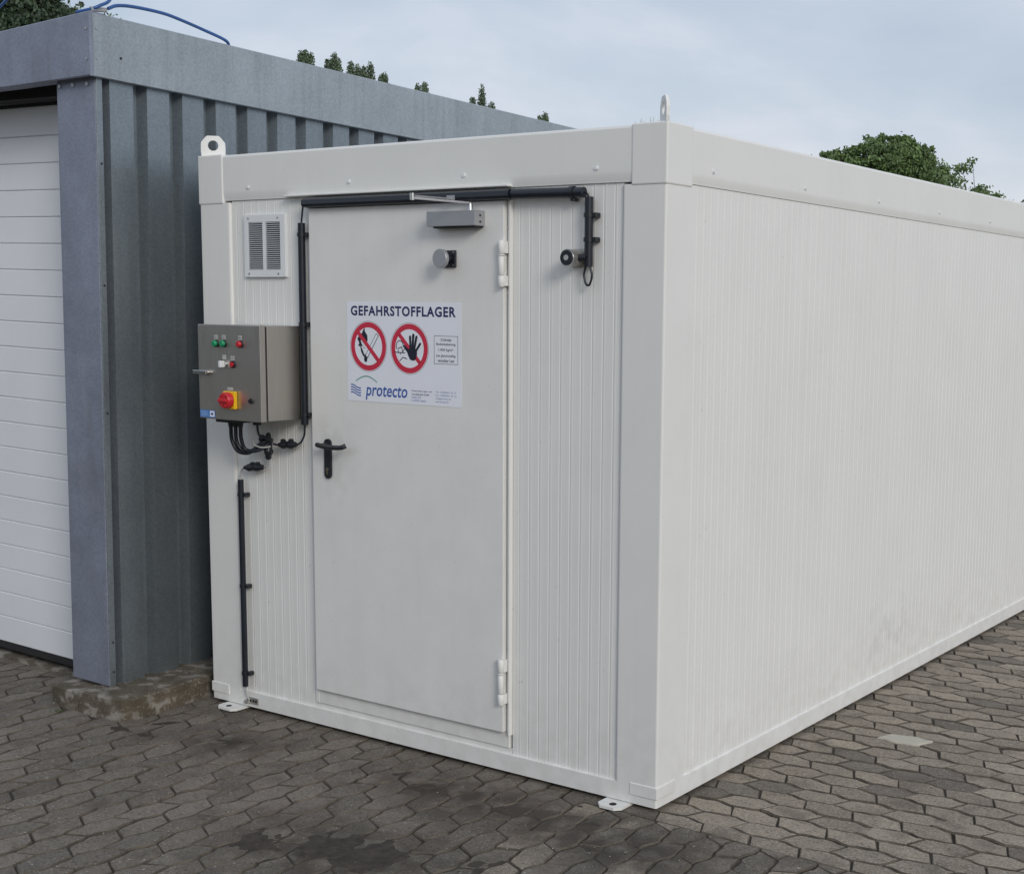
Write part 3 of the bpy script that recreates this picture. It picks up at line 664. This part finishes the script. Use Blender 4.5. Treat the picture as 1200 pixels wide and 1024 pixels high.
m = MB(); m.tube([(-.962, -.262, 2.243), (-.962, -.262, 2.268)], .010, 12); m.build('elbow_joint', CHROME, dc)
MB().box(-.975, -.935, -.056, -.0525, 2.252, 2.275).build('bracket', ALU, dc)
# ---- armature (door half of the hold-open magnet) and magnet
kn = thing('armature_plate', (-.991, -.016, 2.034), 'round grey steel disc on a black base near the top of the door', 'door magnet')
MB().box(-1.024, -.958, -.026, -.0162, 2.001, 2.067, .002).build('base', BLACK, kn)
m = MB(); m.tube([(-.991, -.026, 2.034), (-.991, -.066, 2.034)], [.017, .012], 16); m.build('stem', BLACK, kn)
m = MB(); m.tube([(-.991, -.064, 2.034), (-.991, -.066, 2.034), (-.991, -.080, 2.034), (-.991, -.082, 2.034)], [.034, .0365, .0365, .0345], 32); m.build('disc', ALU, kn)
for dx in (-.025, .025):
    for dz in (-.025, .025): m = MB(); cyl(m, (-.991+dx, -.026, 2.034+dz), 'y', .0045, -.003, 8); m.build('screw', CHROME, kn)
mg = thing('door_holding_magnet', (-.385, 0, 2.032), 'round black and silver electromagnet on the wall right of the door', 'door magnet')
MB().box(-.415, -.352, .002, .011, 1.998, 2.066, .002).build('back_plate', ZINC, mg)
m = MB(); m.tube([(-.385, .004, 2.032), (-.385, -.060, 2.032)], .031, 24); m.build('magnet_housing', ZINC, mg)
m = MB(); m.tube([(-.385, -.060, 2.032), (-.385, -.066, 2.032), (-.385, -.068, 2.032)], [.0315, .0315, .030], 28); m.build('rim', CHROME, mg)
m = MB(); m.tube([(-.385, -.068, 2.032), (-.385, -.0715, 2.032)], [.0275, .0265], 28); m.build('face', BLACK, mg)
m = MB(); m.tube([(-.385, -.071, 2.032), (-.385, -.0735, 2.032)], [.0105, .010], 18); m.build('core', LEGEND, mg)
m = MB(); m.tube([(-.362, -.028, 2.032), (-.327, -.022, 2.032)], .0145, 12); m.build('cable_entry', BLACK, mg)

# ---- warning sign
SX0, SX1, SZ0, SZ1, SY = -1.563, -.935, 1.452, 1.864, -.0163
sg = thing('warning_sign', (-1.249, SY, SZ0), 'white warning sign reading GEFAHRSTOFFLAGER with two red prohibition circles on the door', 'sign')
MB().box(SX0, SX1, SY-.0009, SY-.0001, SZ0, SZ1).build('sign_board', S_WHITE, sg)
SW, SH = SX1-SX0, SZ1-SZ0
def sp(u, v): return (SX0+u*SW, SZ1-v*SH)
LAY = [SY-.0013]
def flat(poly, m_, name, layer=1, parent=sg):
    y1 = SY-.0010-.0004*(layer-1); return MB().prism(poly, y1-.0003, y1, 'y').build(name, m_, parent)
def ringp(cx, cz, r0, r1, m_, name, layer, n=56, parent=sg):
    y = SY-.0010-.0004*(layer-1); v = []; f = []
    for yy_ in (y, y-.0003):
        for r in (r0, r1): v += [(cx+r*math.cos(2*PI*k/n), yy_, cz+r*math.sin(2*PI*k/n)) for k in range(n)]
    for k in range(n):
        q = (k+1) % n; f += [(2*n+k, 2*n+q, 3*n+q, 3*n+k), (n+k, n+q, 3*n+q, 3*n+k), (k, 2*n+k, 2*n+q, q), (k, q, n+q, n+k)]
    return MB().add(v, f).build(name, m_, parent)
def text(s_, u, v, width, height, m_, name='lettering', off=0, shear=0, layer=1, space=1.0, parent=sg):
    c = bpy.data.curves.new('t', 'FONT'); c.body = s_; c.size = 1; c.offset = off; c.shear = shear; c.extrude = 0; c.space_character = space; c.resolution_u = 3
    to = bpy.data.objects.new('t', c); COL.objects.link(to); dg = bpy.context.evaluated_depsgraph_get(); dg.update()
    me = bpy.data.meshes.new_from_object(to.evaluated_get(dg)); bpy.data.objects.remove(to)
    xs = [w.co.x for w in me.vertices]; ys = [w.co.y for w in me.vertices]; ax, bx_, ay, by = min(xs), max(xs), min(ys), max(ys)
    X, Z = sp(u, v); sxx = width/(bx_-ax); szz = height/(by-ay); y = SY-.0012-.0004*(layer-1)
    root = parent
    L = sg.location
    for w in me.vertices:
        px, pz = X+(w.co.x-ax)*sxx, Z-height+(w.co.y-ay)*szz; w.co = (px-L.x, y-L.y, pz-L.z)
    me.materials.clear(); me.materials.append(m_); me.name = name
    o = bpy.data.objects.new(name, me); COL.objects.link(o); o.parent = parent; return o
text('GEFAHRSTOFFLAGER', .037, .040, .918*SW, .100*SH, S_NAVY, off=.033, space=1.14)
def seg(p, q, w):
    p = Vector(p); q = Vector(q); d = (q-p).normalized(); n = Vector((-d.y, d.x))*w/2
    return [tuple(p+n), tuple(p-n), tuple(q-n), tuple(q+n)]
for ci, (u, v) in enumerate(((.195, .445), (.560, .452))):
    cx, cz = sp(u, v); R = .1045
    sym = ringp(cx, cz, R-.0012, R, S_BLACK, 'prohibition_symbol', 1)
    ringp(cx, cz, .078, .100, S_RED, 'red_ring', 1, parent=sym)
    a = .0795*math.sqrt(.5)
    def T(x, y): return (cx+x*R, cz+y*R)
    if ci == 0:
        flame = [(-.10,-.48),(-.30,-.40),(-.42,-.22),(-.46,-.02),(-.58,.02),(-.52,.12),(-.62,.30),(-.52,.42),(-.38,.50),(-.30,.64),(-.22,.74),(-.20,.58),(-.08,.44),(-.06,.26),(-.12,.12),(-.20,.28),(-.34,.34),(-.44,.22),(-.38,.08),(-.30,-.02),(-.20,-.08),(-.26,-.22),(-.14,-.34),(-.02,-.42)]
        flat([T(x+.02, y) for x, y in flame], S_BLACK, 'flame_symbol', 1, sym)
        flat([T(.02+x, y) for x, y in [(-.24,-.34),(-.32,-.16),(-.42,.0),(-.34,.0),(-.22,-.10),(-.10,.04),(-.02,.12),(-.05,-.10),(-.10,-.22),(-.08,-.36),(-.16,-.26)]], S_WHITE, 'flame_symbol', 2, sym)
        stick = seg(T(-.12, -.42), T(.50, .48), .017); flat(stick, S_BLACK, 'match_symbol', 2, sym)
        flat(seg(T(-.10, -.39), T(.49, .465), .012), S_WHITE, 'match_symbol', 3, sym)
        flat([T(-.17+.085*math.cos(2*PI*k/14)+.02, -.50+.12*math.sin(2*PI*k/14)) for k in range(14)], S_BLACK, 'match_symbol', 3, sym)
        flat(seg((cx-a, cz+a), (cx+a, cz-a), .0175), S_RED, 'red_bar', 4, sym)
    else:
        flat(seg((cx-a, cz+a), (cx+a, cz-a), .0175), S_RED, 'red_bar', 1, sym)
        # outlined figure with the raised hand in front
        hd = [(-.50+.19*math.cos(t_), .08+.22*math.sin(t_)) for t_ in [PI*1.15-PI*1.2*i/10 for i in range(11)]]
        for p, q in list(zip(hd, hd[1:]))+[((-.82,-.15),(-.22,-.17)),((-.62,-.02),(-.40,.06)),((-.40,.06),(-.36,-.14)),((-.60,-.05),(-.58,-.20)),((-.52,-.50),(-.34,-.34)),((-.34,-.34),(-.12,-.40)),((-.46,-.16),(-.47,-.24)),((-.36,-.14),(-.24,.0))]:
            flat(seg(T(*p), T(*q), .0032), S_BLACK, 'figure_outline', 2, sym)
        palm = [(.02,-.42),(-.06,-.30),(-.12,-.16),(-.24,-.02),(-.34,.10),(-.27,.14),(-.16,.05),(-.04,-.02),(.0,.02),(.30,.0),(.38,-.02),(.38,-.22),(.30,-.42),(.18,-.46)]
        flat([T(x+.02, y) for x, y in palm], S_BLACK, 'hand_symbol', 3, sym)
        for x0_, y0_, x1_, y1_, w in ((.045,-.02,.03,.46,.0105),(.145,0,.20,.53,.0112),(.245,0,.36,.46,.0108),(.345,-.06,.55,.20,.0095)):
            flat(seg(T(x0_+.02, y0_), T(x1_+.02, y1_), w), S_BLACK, 'hand_symbol', 4, sym)
            flat([T(x1_+.02+w/2/R*math.cos(2*PI*k/10), y1_+w/2/R*math.sin(2*PI*k/10)) for k in range(10)], S_BLACK, 'hand_symbol', 4, sym)
X0b, Z0b = sp(.772, .318); X1b, Z1b = sp(.972, .590)
m = MB(); lw = .0016; yb = SY-.0010
for a0, a1, c0, c1 in ((X0b, X1b, Z0b-lw, Z0b), (X0b, X1b, Z1b, Z1b+lw), (X0b, X0b+lw, Z1b+lw, Z0b-lw), (X1b-lw, X1b, Z1b+lw, Z0b-lw)): m.box(a0, a1, yb-.0003, yb, c0, c1)
m.build('text_box', S_BLACK, sg)
for k, (s_, ww) in enumerate((('Zul\u00e4ssige', .46), ('Bodenbelastung', .80), ('1.000 kg/m\u00b2', .62), ('bei gleichm\u00e4\u00dfig', .80), ('verteilter Last', .70))):
    v = (.343, .386, .440, .497, .541)[k]; text(s_, .872-.1*ww, v, .2*SW*ww, .030*SH, S_BLACK, off=.012)
for k in range(4):           # wave logo
    P = []; N_ = 14
    for i in range(N_+1):
        s_ = i/N_; P.append((.030+.092*s_, s_*.030+.836+.0255*k-.0065*math.sin(2*PI*s_)))
    th = .0068; up_ = [sp(u, v-th*.9) for u, v in P]; dn_ = [sp(u, v+th*.9) for u, v in P]
    flat(up_+dn_[::-1], S_BLUE, 'wave_logo', 1)
A = []; Bq = []
for i in range(17):
    t_ = i/16; u = .078+.192*t_; v = .815-.070*math.sin(PI*(.08+.86*t_)); A.append(sp(u, v-.0055)); Bq.append(sp(u, v+.0055))
flat(A+Bq[::-1], S_GREEN, 'arc_logo', 1)
text('protecto', .165, .832, .375*SW, .150*SH, S_BLUE, off=.014, shear=.18)
for k, (s_, w) in enumerate((('Protectoplus Lager- und', .172), ('Umwelttechnik GmbH', .150), ('Postfach 19 05', .078), ('D-23507 L\u00fcbeck', .125))):
    text(s_, .578, .855+.031*k, w*SW, .020*SH, S_NAVY if k < 2 else S_BLUE, off=.01 if k < 2 else 0)
for k, (s_, w) in enumerate((('Tel. +49(0)451 27 12', .172), ('Fax +49(0)451 27 12', .175), ('info@protecto.de', .130), ('www.protecto.de', .110))):
    text(s_, .783, .855+.031*k, w*SW, .020*SH, S_BLUE)

# ================================================================== GARAGE (own axes, turned 4.5 deg, leaning 1 deg with age)
gar = thing('garage', (-2.784, -.36, 0), 'grey galvanised sheet-metal garage with a white sectional door, left of the container', 'garage')
gar['_local'] = 1
gar.rotation_euler = (0, math.radians(1.05), math.radians(4.5))
K_ = -.07                                    # front is a few degrees out of square
def fy(x, y): return y+K_*x
def fbox(name, x0, x1, y0, y1, z0, z1, m_, parent=gar, bev=0):
    m = MB(); m.box(x0, x1, y0, y1, z0, z1, bev, 2 if bev else 1); m.v = [(x, fy(x, y), z) for x, y, z in m.v]; return m.build(name, m_, parent)
GB = .083
fbox('corner_post', -.272, 0, 0, .036, GB, 2.84, GALVB, bev=.004)
# narrow folded flange on the side face
MB().box(.0005, .006, .003, .0345, GB-.005, 2.83, .001).build('post_flange', GALV, gar)
for z in (.15, .29, 1.35, 1.92, 2.45): m = MB(); cyl(m, (.006, .022, z), 'x', .005, .002, 8); m.build('screw', RUBBER, gar)
# trapezoidal wall sheet
prof = [(-.050, .036)]; y = .078; LEN = 7.0
while y < LEN:
    prof += [(-.034, y-.034), (0, y-.010), (.0, y), (0, y+.128), (-.034, y+.146)] if False else [(-.050, y-.018), (0, y), (0, y+.128), (-.050, y+.144)]
    y += .2065
v = []; 
for x, yq in prof:
    for z in (GB-.003, 2.86): v.append((x, yq, z))
f = [(2*i, 2*i+1, 2*i+3, 2*i+2) for i in range(len(prof)-1)]
ws = MB().add(v, f); ws = ws.build('wall_sheet', GALV, gar)
md = ws.modifiers.new('thickness', 'SOLIDIFY'); md.thickness = .0015; md.offset = 0
MB().box(-3.6, -.045, LEN-.05, LEN, GB, 2.84).build('back_wall', GALV, gar)
MB().box(-3.60, -3.56, .27, LEN-.06, GB, 2.84).build('side_wall', GALV, gar)
MB().box(-.075, -.06, .27, LEN-.06, GB, 2.84).build('inner_lining', DARK, gar)
fbox('corner_post', -3.6, -3.33, 0, .26, .0, 2.84, GALVB)
# fascia with its folded lower lip
def fasc(prof, pts, name, m_):
    """sweep profile (offset outward, z) along plan points with outward normals"""
    n = len(prof); v = []; f = []
    for (px, py, nx_, ny_, dz0, dz1) in pts:
        for o_, z in prof:
            tt = (z-2.81)/(3.08-2.81); v.append((px+nx_*o_, py+ny_*o_, z+dz0*(1-tt)+dz1*tt))
    for i in range(len(pts)-1):
        for k in range(n): f.append((i*n+k, i*n+(k+1) % n, (i+1)*n+(k+1) % n, (i+1)*n+k))
    f.append(tuple(range(n))); f.append(tuple(range((len(pts)-1)*n, len(pts)*n))[::-1])
    return MB().add(v, f).build(name, m_, gar)
PF = [(.0, 2.822), (.026, 2.812), (.034, 2.816), (.034, 3.075), (.030, 3.080), (-.03, 3.080), (-.06, 3.07), (-.06, 2.822)]
fs_ = fasc(PF, [(0, -.030, 1, 0, 0, 0), (-.0, 1.2, 1, 0, -.010, -.005), (0, 4.0, 1, 0, -.026, -.016), (0, LEN, 1, 0, -.035, -.03)], 'fascia', GALVF)
PF2 = [(.0, 2.824), (.045, 2.812), (.050, 2.818), (.050, 3.078), (.045, 3.083), (-.03, 3.083), (-.06, 3.07), (-.06, 2.824)]
ff_ = fasc(PF2, [(.0335, 0, 0, -1, 0, 0), (-.6, .042, 0, -1, -.016, -.036), (-3.65, .26, 0, -1, -.06, -.09)], 'fascia', GALVB)
for (z, dx) in ((2.885, -.02), (3.01, -.02)):
    m = MB(); cyl(m, (.0335+dx, -.0495, z), 'y', .006, -.003, 8); m.build('screw', ALU, ff_)
    m = MB(); cyl(m, (.034, -.012, z+.005), 'x', .005, .003, 8); m.build('screw', ALU, fs_)
m = MB(); cyl(m, (.034, .115, 2.91), 'x', .006, .002, 8); m.build('screw', RUBBER, fs_)
for x in (-.245, -.15, -.05): m = MB(); cyl(m, (x, fy(x, 0), 2.79), 'y', .009, -.006, 10); m.build('bolt', ALU, gar)
MB().box(-3.55, -.07, .1, LEN-.1, 3.02, 3.04).build('roof', GALV, gar)
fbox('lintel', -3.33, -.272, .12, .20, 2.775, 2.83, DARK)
# sectional door
dp = bpy.data.objects.new('sectional_door', None); COL.objects.link(dp); dp.parent = gar; dp['label'] = 'white horizontally ribbed sectional door'
zt = [.048]+[.187+.1283*i for i in range(20)]+[2.765]
zt = [z for z in zt if z < 2.72]+[2.765]
for i in range(len(zt)-1):
    z0, z1 = zt[i]+.0008, zt[i+1]-.0010
    m = MB(); P = [(.30, z0), (.2535, z0), (.250, z0+.0035), (.250, z1-.004), (.2535, z1), (.30, z1)]
    vv = []
    for x in (-3.32, -.28): vv += [(x, fy(x, a), b) for a, b in P]
    n = 6; m.add(vv, [tuple(range(n)), tuple(range(n, 2*n))[::-1]]+[(k, (k+1) % n, n+(k+1) % n, n+k) for k in range(n)]); m.build('door_panel', GDOOR, dp)
fbox('door_core', -3.32, -.28, .262, .299, .05, 2.76, GDOOR, dp)
fbox('bottom_seal', -3.32, -.28, .252, .30, .012, .046, RUBBER, dp)
fbox('head_seal', -3.33, -.275, .245, .30, 2.766, 2.779, RUBBER)
fbox('threshold', -3.33, -.28, .24, .6, -.05, -.0165, CONC)

# blue cable on the garage roof
def gl(x, y, z):
    a = math.radians(4.5); return Vector((-2.784+x*math.cos(a)-y*math.sin(a)+.0183*(z-.085), -.36+x*math.sin(a)+y*math.cos(a), z))
o = MB().tube(spline([gl(.02, .07, 3.112), gl(.02, .12, 3.134), gl(.02, .21, 3.146), gl(.02, .36, 3.150), gl(.02, .46, 3.142), gl(.022, .61, 3.120), gl(.03, .74, 3.094), gl(.0, .79, 3.075), gl(-.06, .82, 3.06)], 8), .0075, 10).build('cable', BLUECAB)
tag(o, 'blue cable arching along the top edge of the garage side fascia', 'cable')
o = MB().tube(spline([gl(-.06, -.03, 3.086), gl(-.0, .0, 3.100), gl(.02, .03, 3.118), gl(.02, .08, 3.150), gl(-.03, .14, 3.23), gl(-.35, .25, 3.42), gl(-.9, .45, 3.47), gl(-2.3, .8, 3.07)], 8), .007, 10).build('cable', BLUECAB)
tag(o, 'blue cable rising steeply over the front corner of the garage roof', 'cable')
o = MB().tube([gl(.0, -.005, 3.098), gl(.0, .075, 3.108)], [.011, .010], 10).build('cable_sleeve', GREYCAB); tag(o, 'short grey sleeve joining the blue cables at the garage corner', 'cable sleeve')

# ================================================================== PLINTH
pln = thing('concrete_plinth', (-2.75, -.2, GZ), 'weathered mossy concrete plinth under the corner of the garage', 'plinth')
def rough_block(poly, z0, z1, name, seed, amp=.0026, parent=pln):
    bm = bmesh.new(); vs = [bm.verts.new((x, y, z0)) for x, y in poly]; fce = bm.faces.new(vs)
    r = bmesh.ops.extrude_face_region(bm, geom=[fce]); tv = [e for e in r['geom'] if isinstance(e, bmesh.types.BMVert)]
    for w in tv: w.co.z = z1
    bmesh.ops.recalc_face_normals(bm, faces=bm.faces)
    te = [e for e in bm.edges if all(abs(w.co.z-z1) < 1e-6 for w in e.verts)]
    bmesh.ops.bevel(bm, geom=te, offset=.007, segments=1, affect='EDGES', profile=.5)
    for it in range(3):
        L = [e for e in bm.edges if e.calc_length() > .030]
        if L: bmesh.ops.subdivide_edges(bm, edges=L, cuts=1, use_grid_fill=True)
    bmesh.ops.triangulate(bm, faces=bm.faces)
    for w in bm.verts:
        p = w.co; q = Vector((p.x*14+seed, p.y*14, p.z*22))
        w.co += Vector((mnoise.noise(q), mnoise.noise(q+Vector((9, 0, 0))), .8*mnoise.noise(q+Vector((0, 9, 0)))))*amp + Vector((mnoise.noise(q*3), mnoise.noise(q*3+Vector((5, 0, 0))), mnoise.noise(q*3+Vector((0, 5, 0)))))*amp*.35
    me = bpy.data.meshes.new(name); bm.to_mesh(me); bm.free(); me.transform(Matrix.Translation(-pln.location)); me.materials.append(CONC)
    o = bpy.data.objects.new(name, me); COL.objects.link(o); o.parent = parent; return o
rough_block([(-2.846, -.478), (-2.74, -.474), (-2.64, -.468), (-2.565, -.45), (-2.532, -.41), (-2.530, -.36), (-2.56, -.15), (-2.60, .09), (-2.62, .35), (-2.66, .8), (-2.80, 2.6), (-3.0, 2.6), (-2.98, .2), (-2.88, -.1), (-2.85, -.3)], GZ-.03, .082, 'kerb_stone', 1)
rough_block([(-3.085, -.455), (-2.98, -.465), (-2.862, -.470), (-2.864, -.25), (-2.90, -.02), (-3.06, -.02), (-3.09, -.25)], GZ-.03, .068, 'kerb_stone', 20)
rough_block([(-3.30, -.30), (-3.12, -.34), (-3.10, -.20), (-3.09, .03), (-3.30, .03)], GZ-.03, GZ+.008, 'kerb_stone', 40, .003)
# grass tuft
gt = MB(); RG2 = random.Random(8)
for k in range(46):
    x = -2.93+RG2.gauss(0, .018); y = -.53+RG2.gauss(0, .010); h = RG2.uniform(.006, .016); a = RG2.uniform(0, 6.28); dx, dy = math.cos(a)*.010, math.sin(a)*.010
    gt.add([(x-.0014, y, GZ), (x+.0014, y, GZ), (x+dx, y+dy, GZ+h)], [(0, 1, 2)])
o = gt.build('grass_tuft', GRASS); tag(o, 'tiny green grass tuft in the paving joint at the foot of the plinth', 'grass tuft')
st = MB()
for k in range(10):
    x = -.06-RT.random()*.11; y = .05+RT.uniform(-.02, .05); h = RT.uniform(.010, .024)
    st.tube([(x, y, 2.5045), (x+RT.uniform(-.010, .010), y, 2.5045+h)], [.0009, .0005], 4)
o = st.build('dry_stalks', STRAW); tag(o, 'few thin dry stalks on top of the near corner of the container', 'dry stalks')

# ================================================================== TREES
def tree(name, base, lobes, n, leaf, lm, label, group=None, trunk_r=.15, cat='tree', seed=1, trunk_to=None, clump=26, fill=False):
    R = random.Random(seed); t = thing(name, base, label, cat, group); t['_local'] = 1; B = Vector(base)
    top = Vector((0, 0, min(l[2] for l in lobes)-B.z))
    m = MB(); m.tube([(0, 0, 0), tuple(top*.5), tuple(top)], [trunk_r, trunk_r*.7, trunk_r*.15], 8)
    for l in lobes:
        c = Vector(l[:3])-B; s_ = Vector((0, 0, max(.2, c.z*.55))) if c.z > 0 else Vector((0, 0, 0))
        m.tube([s_, (s_+c)*.5+Vector((0, 0, .1)), c+Vector((0, 0, l[5]*.3))], [trunk_r*.4, trunk_r*.25, trunk_r*.06], 5)
    m.build('trunk', BARK, t)
    c_ = MB(); tot = sum((l[3]*l[4]*l[5])**(2/3) for l in lobes)
    for l in lobes:
        c = Vector(l[:3])-B; rx, ry, rz = l[3:6]; k = int(n*((rx*ry*rz)**(2/3))/tot)
        cl = [(Vector((R.gauss(0, 1), R.gauss(0, 1), R.gauss(0, 1))).normalized(), R.uniform(.62, 1.08)) for _ in range(max(6, k//clump))]
        for i in range(k):
            d, rr = R.choice(cl); p = Vector((d.x*rx, d.y*ry, d.z*rz))*rr
            if fill: d = Vector((R.gauss(0, 1), R.gauss(0, 1), R.gauss(0, 1))).normalized()*(R.random()**.45); p = Vector((d.x*rx, d.y*ry, d.z*rz))
            p += Vector((R.gauss(0, 1)*rx, R.gauss(0, 1)*ry, R.gauss(0, 1)*rz))*(.06 if fill else .11); p += c
            a = Vector((R.gauss(0, 1), R.gauss(0, 1), R.gauss(0, 1))).normalized(); b = a.orthogonal().normalized(); s = leaf*R.uniform(.6, 1.3)
            c_.add([p-a*s, p+b*s*.45, p+a*s, p-b*s*.45], [(0, 1, 2, 3)])
    me = bpy.data.meshes.new('crown'); me.from_pydata(c_.v, [], c_.f); me.materials.append(lm)
    o = bpy.data.objects.new('crown', me); COL.objects.link(o); o.parent = t; return t
def at(px, py, D):           # world point seen in a direction, at horizontal distance D
    d = fwd + r_*((px-PPX)/F_PX) - u_*((py-PPY)/F_PX); h = math.hypot(d.x, d.y); return Vector((CX+d.x/h*D, CY+d.y/h*D, CZ+d.z/h*D))
def lobe(px, py, rpx, rpy, D):
    p = at(px, py, D); k = D/F_PX*1.0; return (p.x, p.y, p.z, rpx*k, rpx*k, rpy*k)
D = 40
b = at(1045, 200, D)
tree('broadleaf_tree', (b.x, b.y, GZ-.05), [lobe(1045, 200, 44, 32, D), lobe(1003, 206, 34, 28, D), lobe(1080, 215, 30, 30, D), lobe(1030, 245, 90, 44, D), lobe(1058, 174, 18, 14, D), lobe(1026, 178, 22, 17, D), lobe(1042, 166, 14, 9, D), lobe(985, 190, 18, 11, D), lobe(966, 187, 12, 7, D), lobe(952, 190, 8, 5, D), lobe(980, 194, 24, 14, D), lobe(1068, 200, 30, 26, D), lobe(1084, 186, 12, 12, D), lobe(1100, 210, 13, 13, D), lobe(1009, 178, 12, 9, D), lobe(1120, 262, 60, 36, D)], 60000, .062, LEAF, 'dense rounded green broadleaf tree behind the right end of the container roof', seed=2, trunk_r=.22, clump=70)
b = at(1150, 230, 36)
tree('sparse_tree', (b.x, b.y, GZ-.05), [lobe(1128, 198, 12, 7, 36), lobe(1140, 189, 6, 5, 36), lobe(1118, 212, 11, 9, 36), lobe(1148, 222, 10, 6, 36), lobe(1168, 232, 9, 5, 36), lobe(1130, 240, 34, 18, 36), lobe(1165, 262, 40, 20, 36)], 2600, .055, LEAF, 'thin open tree with sparse twigs right of the dense tree, above the container roof', seed=5, trunk_r=.05, fill=True)
b = at(1212, 236, 38)
tree('sparse_tree', (b.x, b.y, GZ-.05), [lobe(1212, 240, 16, 9, 38), lobe(1220, 265, 40, 22, 38)], 1100, .08, LEAF, 'tree tip just showing at the right edge of the photo above the container roof', seed=6, trunk_r=.05, fill=True)
b = at(15, 60, 26)
tree('broadleaf_tree', (b.x, b.y, GZ-.05), [lobe(10, 10, 46, 26, 26), lobe(40, 22, 34, 26, 26), lobe(-20, 30, 60, 50, 26), lobe(20, 70, 90, 50, 26), lobe(52, 12, 12, 9, 26)], 36000, .046, LEAFD, 'dark leafy tree behind the garage roof at the top left', seed=9, trunk_r=.2)
b = at(85, 40, 34)
tree('sparse_tree', (b.x, b.y, GZ-.05), [lobe(82, 7, 13, 9, 34), lobe(97, 14, 11, 8, 34), lobe(70, 22, 20, 14, 34), lobe(95, 50, 50, 28, 34)], 2400, .055, LEAFP, 'pale open tree top between the dark tree and the blue cable', seed=10, trunk_r=.1)
PG = 'poplars whose tips show above the garage roof'
pops = [((353, 358, 364), (66, 65, 68), 'leftmost poplar tip above the garage fascia'),
        ((384, 391, 396), (76, 68, 74), 'second poplar tip from the left, upright and full, above the garage fascia'),
        ((411, 419, 426, 434), (78, 82, 84, 79), 'widest poplar clump, with four tips, above the garage fascia'),
        ((447, 451), (94, 92), 'low poplar tip just right of the widest clump'),
        ((490, 498), (105, 103), 'small low poplar tip midway along the garage fascia'),
        ((554, 565, 576), (120, 112, 126), 'tallest single poplar tip, toward the far end of the garage fascia'),
        ((633, 639), (141, 138), 'last tiny poplar tip at the far end of the garage fascia')]
for i, (xs, ys, lab) in enumerate(pops):
    D = 60; L = []
    for x, y in zip(xs, ys):
        h = 7 if i != 5 else (12 if x == 565 else 7)
        L.append(lobe(x, y+2, 4.2, h*1.2, D)); L.append(lobe(x, y+16, 6.2, 15, D))
    mxx = sum(xs)/len(xs); L.append(lobe(mxx, max(ys)+70, 16, 60, D)); b = at(mxx, max(ys)+60, D)
    tree('poplar_tree', (b.x, b.y, GZ-.05), L, 9000, .050, LEAFP, lab, PG, .05, seed=30+i, fill=True)
for o in bpy.data.objects:
    if '_local' in o: del o['_local']
print('objects', len(bpy.data.objects), 'stones', nobj)
